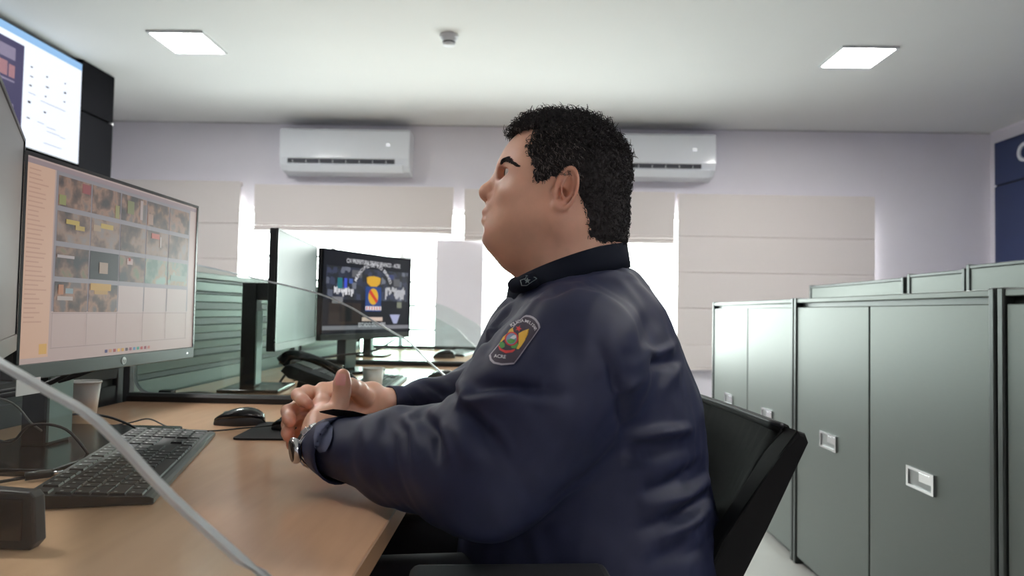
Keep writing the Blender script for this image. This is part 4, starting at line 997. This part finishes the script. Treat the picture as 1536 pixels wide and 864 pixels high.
# back folds
for pp, a, w_ in (([(935, 655), (985, 650), (1038, 642)], .010, .010), ([(940, 676), (990, 672), (1040, 668)], -.009, .012), ([(930, 690), (975, 685)], .005, .008),
                  ([(960, 735), (1010, 720), (1050, 690)], -.013, .012), ([(970, 750), (1020, 738), (1058, 712)], .013, .012), ([(950, 790), (1010, 772), (1058, 735)], -.011, .011), ([(980, 800), (1030, 785), (1066, 758)], .012, .012),
                  ([(960, 840), (1020, 815), (1068, 775)], -.007, .010), ([(900, 560), (935, 610), (955, 680)], -.007, .016), ([(930, 545), (960, 520), (985, 470)], -.006, .018), ([(985, 590), (1010, 560), (1022, 530)], .005, .012),
                  # shoulder and sleeve
                  ([(760, 470), (830, 440), (900, 420)], -.005, .012), ([(790, 455), (850, 430), (925, 405)], .004, .014), ([(800, 425), (850, 412), (910, 398)], -.004, .008), ([(735, 480), (755, 455), (790, 440)], -.006, .009), ([(720, 540), (735, 505), (760, 470)], .005, .008),
                  ([(690, 590), (740, 575), (820, 590)], -.008, .012), ([(680, 605), (740, 598), (800, 615)], .007, .014), ([(700, 610), (750, 660), (790, 700)], -.006, .014), ([(660, 610), (690, 650), (715, 700)], .006, .013), ([(640, 600), (655, 640), (665, 690)], -.006, .010),
                  ([(600, 620), (620, 655), (630, 700)], .004, .010), ([(575, 625), (590, 660), (595, 710)], -.004, .009), ([(545, 630), (552, 665), (555, 705)], .003, .010), 
                  ([(640, 575), (665, 590), (690, 585)], -.006, .010), ([(620, 580), (640, 600), (650, 612)], .005, .010), ([(590, 590), (602, 605), (606, 620)], -.004, .008), ([(690, 572), (700, 585), (705, 600)], .006, .008), ([(672, 572), (680, 585), (686, 598)], -.005, .007)):
    fold(pp, a, w_)
x_, y_, z_ = Pj.T
disp += .0016*np.sin(38*x_+22*z_+6*np.sin(17*y_))*np.sin(30*z_-21*y_+3*np.sin(19*x_))
disp += .0009*np.sin(85*x_+40*z_+4*np.sin(31*y_))*np.sin(70*z_-52*y_+3*np.sin(37*x_))
for pp, a in (([(668, 560), (700, 590), (692, 606), (735, 600)], .006), ([(690, 606), (720, 640), (742, 690)], -.008), ([(705, 600), (745, 640), (775, 690)], .006), ([(712, 588), (770, 578), (850, 590)], -.008), ([(712, 598), (765, 592), (830, 606)], .006),
             ([(630, 618), (652, 650), (660, 700)], -.006), ([(646, 612), (668, 645), (680, 690)], .006), ([(590, 625), (612, 650), (618, 690)], -.004), ([(606, 618), (628, 645), (636, 680)], .004),
             ([(735, 520), (745, 490), (770, 455)], -.007), ([(724, 530), (736, 495), (762, 458)], .006), ([(800, 433), (860, 412), (920, 395)], -.006), ([(870, 420), (920, 410), (960, 420)], .004), ([(940, 520), (985, 530), (1015, 515)], .006), ([(930, 560), (980, 545), (1020, 540)], -.008), ([(900, 520), (925, 575), (935, 640)], -.008), ([(920, 600), (940, 580), (970, 560)], .006),
             ([(955, 652), (990, 648), (1030, 642)], .006), ([(950, 662), (990, 658), (1035, 654)], -.007), ([(930, 683), (960, 680)], .005), ([(985, 745), (1030, 725), (1055, 700)], -.008), ([(1000, 775), (1040, 755), (1062, 730)], -.008), ([(1000, 805), (1045, 785), (1068, 755)], -.008), ([(1010, 835), (1050, 815), (1072, 785)], -.006)):
    fold(pp, a, .0075)
Pj = Pj+Nj*disp[:, None]
desk_m = (Pj[:, 0] < DX1+.012) & (Pj[:, 2] < DZ+.0015) & (Pj[:, 2] > DZ-.08); Pj[desk_m, 2] = DZ+.0015
M_jk = mat('jacket_cloth', (32, 37, 64), .58, spec=.35, noise=.10, nscale=40, bump=.12, bscale=1400)
M_jkd = mat('jacket_trim', (25, 30, 42), .85, spec=.15, bump=.15, bscale=1200)
jacket = npobj('jacket', Pj, Qj, M_jk, man)
J_bvh = BVHTree.FromPolygons([tuple(p) for p in Pj], [tuple(int(i) for i in q) for q in Qj])
# collar: a standing band that follows the neck
bm = bmesh.new(); rows = []
ctr = Vector(h(854, 398)); n_ = 48
for k in range(n_+1):
    a = 2*PI*k/n_; c_, s_ = math.cos(a), math.sin(a)
    front = (1-c_)/2 if False else (1+math.cos(a-PI))/2          # 1 at the throat (towards -X), 0 at the nape
    x = ctr.x+.0885*c_-.004*front; y = HY+.012+.084*s_; zt = 1.149-.058*front-.012*front**3; rows.append((x, y, zt, front, c_, s_))
V = []
for x, y, zt, fr, c_, s_ in rows[:-1]:
    hgt = .040+.006*fr
    ring = [(0, 0), (.004, .0035), (.009, .001), (.013, -hgt*.5), (.016, -hgt), (.002, -hgt), (-.003, -hgt*.5)]
    V.append([bm.verts.new((x+o_*c_, y+o_*s_, zt+dz)) for o_, dz in ring])
for k in range(n_):
    A_, B_ = V[k], V[(k+1) % n_]
    for j in range(7): bm.faces.new((A_[j], A_[(j+1) % 7], B_[(j+1) % 7], B_[j]))
collar = obj('collar', bm, M_jkd, jacket, True)
tobj('collar_tip', [trace(768, 428, 1.10)+Vector((0, 0, 0)), trace(782, 427, 1.085), trace(802, 419, 1.068)], [.010, .013, .013, .013, .013, .013, .013, .013, .011][:9], M_jkd, jacket, 12, 4)

def drape(name, polys, mt, lift, sub=0, bvh=None):
    """flat badge pieces traced as outlines, laid on the sleeve"""
    bm = bmesh.new()
    for pts in polys:
        f = bm.faces.new([bm.verts.new((x, y, 0)) for x, y in pts]); bmesh.ops.triangulate(bm, faces=[f])
    for _ in range(sub): bmesh.ops.subdivide_edges(bm, edges=bm.edges[:], cuts=1, use_grid_fill=True)
    for v in bm.verts:
        d = (trace(v.co.x, v.co.y, 1.0)-CAMP).normalized(); hit = (bvh or J_bvh).ray_cast(CAMP, d)
        v.co = (hit[0] if hit[0] is not None else (bvh or J_bvh).find_nearest(trace(v.co.x, v.co.y, 1.05))[0])-d*lift
    return obj(name, bm, mt, jacket, True)
ct_ = [o for o in jacket.children if o.name.startswith('collar')]; vb, fb = [], []
for o in ct_:
    n0 = len(vb); vb += [tuple(v.co) for v in o.data.vertices]; fb += [tuple(i+n0 for i in p.vertices) for p in o.data.polygons]
K_bvh = BVHTree.FromPolygons(vb, fb); M_rank = mat('rank_thread', (120, 136, 140), .7)
ro = [(779.5, 413.5), (790, 413), (803, 415.5), (806, 418), (798, 423), (790, 429), (782, 429), (780, 421)]; ri = [(792+(x-792)*.88, 420.5+(y-420.5)*.84) for x, y in ro]
drape('rank_outline', [[ro[k], ro[(k+1) % 8], ri[(k+1) % 8], ri[k]] for k in range(8)], M_rank, .0018, 0, K_bvh)
drape('rank_star', [[(791+(5.2 if k % 2 == 0 else 2.2)*math.sin(k*PI/5), 421-(5.2 if k % 2 == 0 else 2.2)*math.cos(k*PI/5)) for k in range(10)]], M_rank, .0018, 0, K_bvh)
PO = [(733.5, 533), (735, 540), (740, 545), (752, 547.5), (771, 546), (778, 537), (790, 520), (801, 505), (810.5, 491), (809, 485), (804.5, 478.5), (800, 475), (795, 473), (789, 472.5), (785, 474.5), (774, 485), (760, 501), (746, 518)]
pc_ = (773, 511)
def inset(P_, k): return [(pc_[0]+(x-pc_[0])*k, pc_[1]+(y-pc_[1])*k) for x, y in P_]
drape('patch_border', [PO], mat('patch_silver', (168, 164, 176), .6), .0016, 3)
drape('patch_field', [inset(PO, .93)], mat('patch_navy', (58, 50, 66), .7), .0024, 3)
G_y = mat('patch_gold', (226, 178, 62), .6); G_r = mat('patch_red', (206, 52, 52), .6); G_g = mat('patch_green', (76, 150, 70), .6); G_w = mat('patch_white', (214, 212, 218), .6); G_b = mat('patch_blue', (120, 140, 175), .6)
z2 = lambda L_: [(720+x/8.636, 460+y/8.636) for x, y in L_]
drape('patch_flag', [z2([(425, 268), (436, 330), (400, 400), (330, 410), (245, 480), (300, 390), (360, 340), (380, 300)])], G_y, .0030, 1)
drape('patch_flag', [z2([(500, 345), (560, 312), (635, 285), (590, 345), (620, 360), (575, 400), (585, 430), (540, 500), (500, 550), (470, 545), (500, 480)])], G_y, .0030, 1)
drape('patch_ribbon', [z2([(235, 505), (255, 560), (330, 600), (420, 590), (455, 560), (450, 545), (400, 562), (330, 565), (270, 540), (252, 505)])], G_r, .0032, 1)
drape('patch_leaf', [z2([(255, 460), (290, 450), (320, 480), (320, 520), (280, 540), (250, 510)])], G_g, .0033, 1); drape('patch_leaf', [z2([(400, 510), (450, 470), (490, 470), (495, 500), (460, 540), (410, 535)])], G_g, .0033, 1)
def oval_(cx_, cy_, rx, ry, rot): return z2([(cx_+rx*math.cos(t)*math.cos(rot)-ry*math.sin(t)*math.sin(rot), cy_+rx*math.cos(t)*math.sin(rot)+ry*math.sin(t)*math.cos(rot)) for t in np.linspace(0, 2*PI, 20, endpoint=False)])
drape('patch_shield_rim', [oval_(408, 415, 88, 92, .5)], G_r, .0036, 1); drape('patch_shield', [oval_(408, 415, 68, 74, .5)], G_b, .0042, 1)
drape('patch_hill', [z2([(350, 430), (400, 415), (460, 430), (440, 465), (390, 478), (355, 462)])], G_g, .0048, 1); drape('patch_sky', [z2([(385, 405), (430, 370), (468, 365), (470, 400), (440, 420)])], G_w, .0048, 1)
st = [(500+(44 if k % 2 == 0 else 18)*math.sin(k*PI/5+.4), 283-(44 if k % 2 == 0 else 18)*math.cos(k*PI/5+.4)) for k in range(10)]
drape('patch_star', [z2(st)], G_r, .0034)
def badge_text(name, s, cx_, cy_, size, rot, lift=.0034):
    V, F = text2d(s, size); c_, s_ = math.cos(rot), math.sin(rot)
    P_ = [(cx_+x*c_+y*s_, cy_+x*s_-y*c_) for x, y in V]; bm = bmesh.new(); vs = []
    for x, y in P_:
        d = (trace(x, y, 1.0)-CAMP).normalized(); hit = J_bvh.ray_cast(CAMP, d); vs.append(bm.verts.new((hit[0] if hit[0] is not None else J_bvh.find_nearest(trace(x, y, 1.0))[0])-d*lift))
    for f in F:
        try: bm.faces.new([vs[i] for i in f])
        except ValueError: pass
    return obj(name, bm, G_w, jacket)
badge_text('patch_word', 'ACRE', 750, 534.5, 7.2, .10)
arcp = catmull([Vector(p+(0,)) for p in z2([(395, 250), (470, 205), (560, 183), (640, 205), (690, 248), (722, 300)])], 12)
word = 'POLICIA MILITAR'; cum = [0]
for a, b_ in zip(arcp, arcp[1:]): cum.append(cum[-1]+(b_-a).length)
for k, ch_ in enumerate(word):
    if ch_ == ' ': continue
    L_ = cum[-1]*(k+.5)/len(word); j = max(i for i in range(len(cum)-1) if cum[i] <= L_); tq = (arcp[j+1]-arcp[j]); p_ = arcp[j]+tq*((L_-cum[j])/(cum[j+1]-cum[j]))
    badge_text('patch_letter', ch_, p_.x, p_.y, 6.4, math.atan2(tq.y, tq.x))
# cuffs, strap, flap
def ring_sleeve(name, a, b_, ra, rb, m_, par, n=28, thick=.003):
    a = Vector(a); b_ = Vector(b_); d = (b_-a).normalized(); u = d.orthogonal().normalized(); v = d.cross(u); bm = bmesh.new()
    prof = [(0, ra), (.3, ra+(rb-ra)*.3), (1, rb), (1.01, rb-thick), (.3, ra+(rb-ra)*.3-thick), (0, ra-thick)]
    rings = [[bm.verts.new(a+(b_-a)*t+(u*math.cos(2*PI*k/n)+v*math.sin(2*PI*k/n))*r) for k in range(n)] for t, r in prof]
    for i in range(len(rings)):
        q, s = rings[i], rings[(i+1) % len(rings)]
        for k in range(n): bm.faces.new((q[k], q[(k+1) % n], s[(k+1) % n], s[k]))
    return obj(name, bm, m_, par, True)
CE = Vector(CFL)+(Vector(LW)-Vector(CFL)).normalized()*.012
ring_sleeve('cuff', Vector(CFL)-(CE-Vector(CFL))*2.6, CE, .053, .0435, M_jk, jacket)
CR = Vector(CFR)+(Vector(RW)-Vector(CFR)).normalized()*.022
ring_sleeve('cuff', Vector(CFR)-(CR-Vector(CFR))*.9, CR, .041, .036, M_jk, jacket)
cuff_ob = [o for o in jacket.children if o.name.startswith('cuff')][0]
cv_ = [tuple(v.co) for v in cuff_ob.data.vertices]; cf_ = [tuple(p.vertices) for p in cuff_ob.data.polygons]
C_bvh = BVHTree.FromPolygons([tuple(p) for p in Pj]+cv_, [tuple(int(i) for i in q) for q in Qj]+[tuple(i+len(Pj) for i in f) for f in cf_])
so = drape('cuff_strap', [[(474, 640), (482, 634), (493, 632), (500, 640), (499, 655), (495, 668), (489, 677), (480, 679), (472, 670), (471, 655)]], mat('strap_cloth', (84, 90, 116), .8, bump=.2, bscale=1500), .006, 3, C_bvh)
bm = bmesh.new(); fl = [(479, 617, 1.075), (500, 613.5, 1.05), (530, 616.5, 1.03), (561, 624, 1.02), (545, 627, 1.045), (515, 625, 1.07)]
A_ = [bm.verts.new(trace(*p)) for p in fl]; B_ = [bm.verts.new(trace(*p)+Vector((0, .006, -.003))) for p in fl]
bm.faces.new(A_); bm.faces.new(B_[::-1])
for k in range(6): bm.faces.new((A_[k], B_[k], B_[(k+1) % 6], A_[(k+1) % 6]))
obj('cuff_flap', bm, mat('flap_black', (16, 18, 26), .8), jacket)
# --- wrist watch
wd = (Vector((-.336, 1.135, .826))-Vector(CFL)).normalized(); wc = Vector(LW)-wd*.012
wt = tag(ring_sleeve('wristwatch', wc-wd*.009, wc+wd*.009, .0345, .0345, M_chrome, man, 30, .0035), 'steel wristwatch on the left wrist')
u_ = Vector((-.85, -.5, -.1)); u_ = (u_-wd*u_.dot(wd)).normalized(); q_ = u_.to_track_quat('Z', 'Y').to_matrix().to_4x4()
for nm_, prof, m_ in (('watch_case', [(.019, -.002), (.021, .002), (.0205, .007), (.018, .009)], M_chrome), ('watch_dial', [(.0165, .0088), (.0165, .0096)], mat('dial_brown', (60, 48, 44), .25))):
    bm = bmesh.new(); lathe(bm, prof, 28); bmesh.ops.transform(bm, matrix=Matrix.Translation(wc+u_*.034)@q_, verts=bm.verts); obj(nm_, bm, m_, wt, True)
vv_ = wd.cross(u_)
for k in range(14):
    a = 2*PI*(k+.5)/14+.25; 
    if math.cos(a) > .82: continue
    rr = u_*math.cos(a)+vv_*math.sin(a); bm = bmesh.new(); box(bm, -.006, .006, -.0085, .0085, -.0015, .002, .001)
    q2 = Matrix((vv_*math.cos(a)-u_*math.sin(a), wd, rr)).transposed().to_4x4(); bmesh.ops.transform(bm, matrix=Matrix.Translation(wc+rr*.035)@q2, verts=bm.verts); obj('bracelet_link', bm, M_chrome, wt)

# --- trousers and shoes (below the desk)
tr = [(cap((.13, 1.17, .60), (.12, 1.17, .55), .16, .16, (1, 1.2, 1)), 'u', 0)]
for y in (1.07, 1.27):
    tr += [(cap((.12, y, .575), (-.34, y+(.02 if y > 1.17 else -.02), .575), .088, .070), 'u', .03), (cap((-.34, y+(.02 if y > 1.17 else -.02), .575), (-.30, y, .09), .068, .05), 'u', .03)]
Pt, Qt = smesh(tr, (-.45, .92, .04), (.34, 1.42, .78), .008); Pt = relax(Pt, Qt, 2, .5)
npobj('trousers', Pt, Qt, mat('trouser_cloth', (22, 25, 38), .75, noise=.1, nscale=40), man)
for y in (1.07, 1.27):
    sp = [(cap((-.27, y, .052), (-.46, y, .036), .042, .034, (1, 1, 1)), 'u', 0), (cap((-.29, y, .09), (-.29, y, .14), .046, .05), 'u', .03)]
    Ps, Qs = smesh(sp, (-.54, y-.08, -.02), (-.2, y+.08, .22), .007); Ps = relax(Ps, Qs, 1, .5); Ps[:, 2] = np.maximum(Ps[:, 2], .001); npobj('boot', Ps, Qs, M_blackg, man)
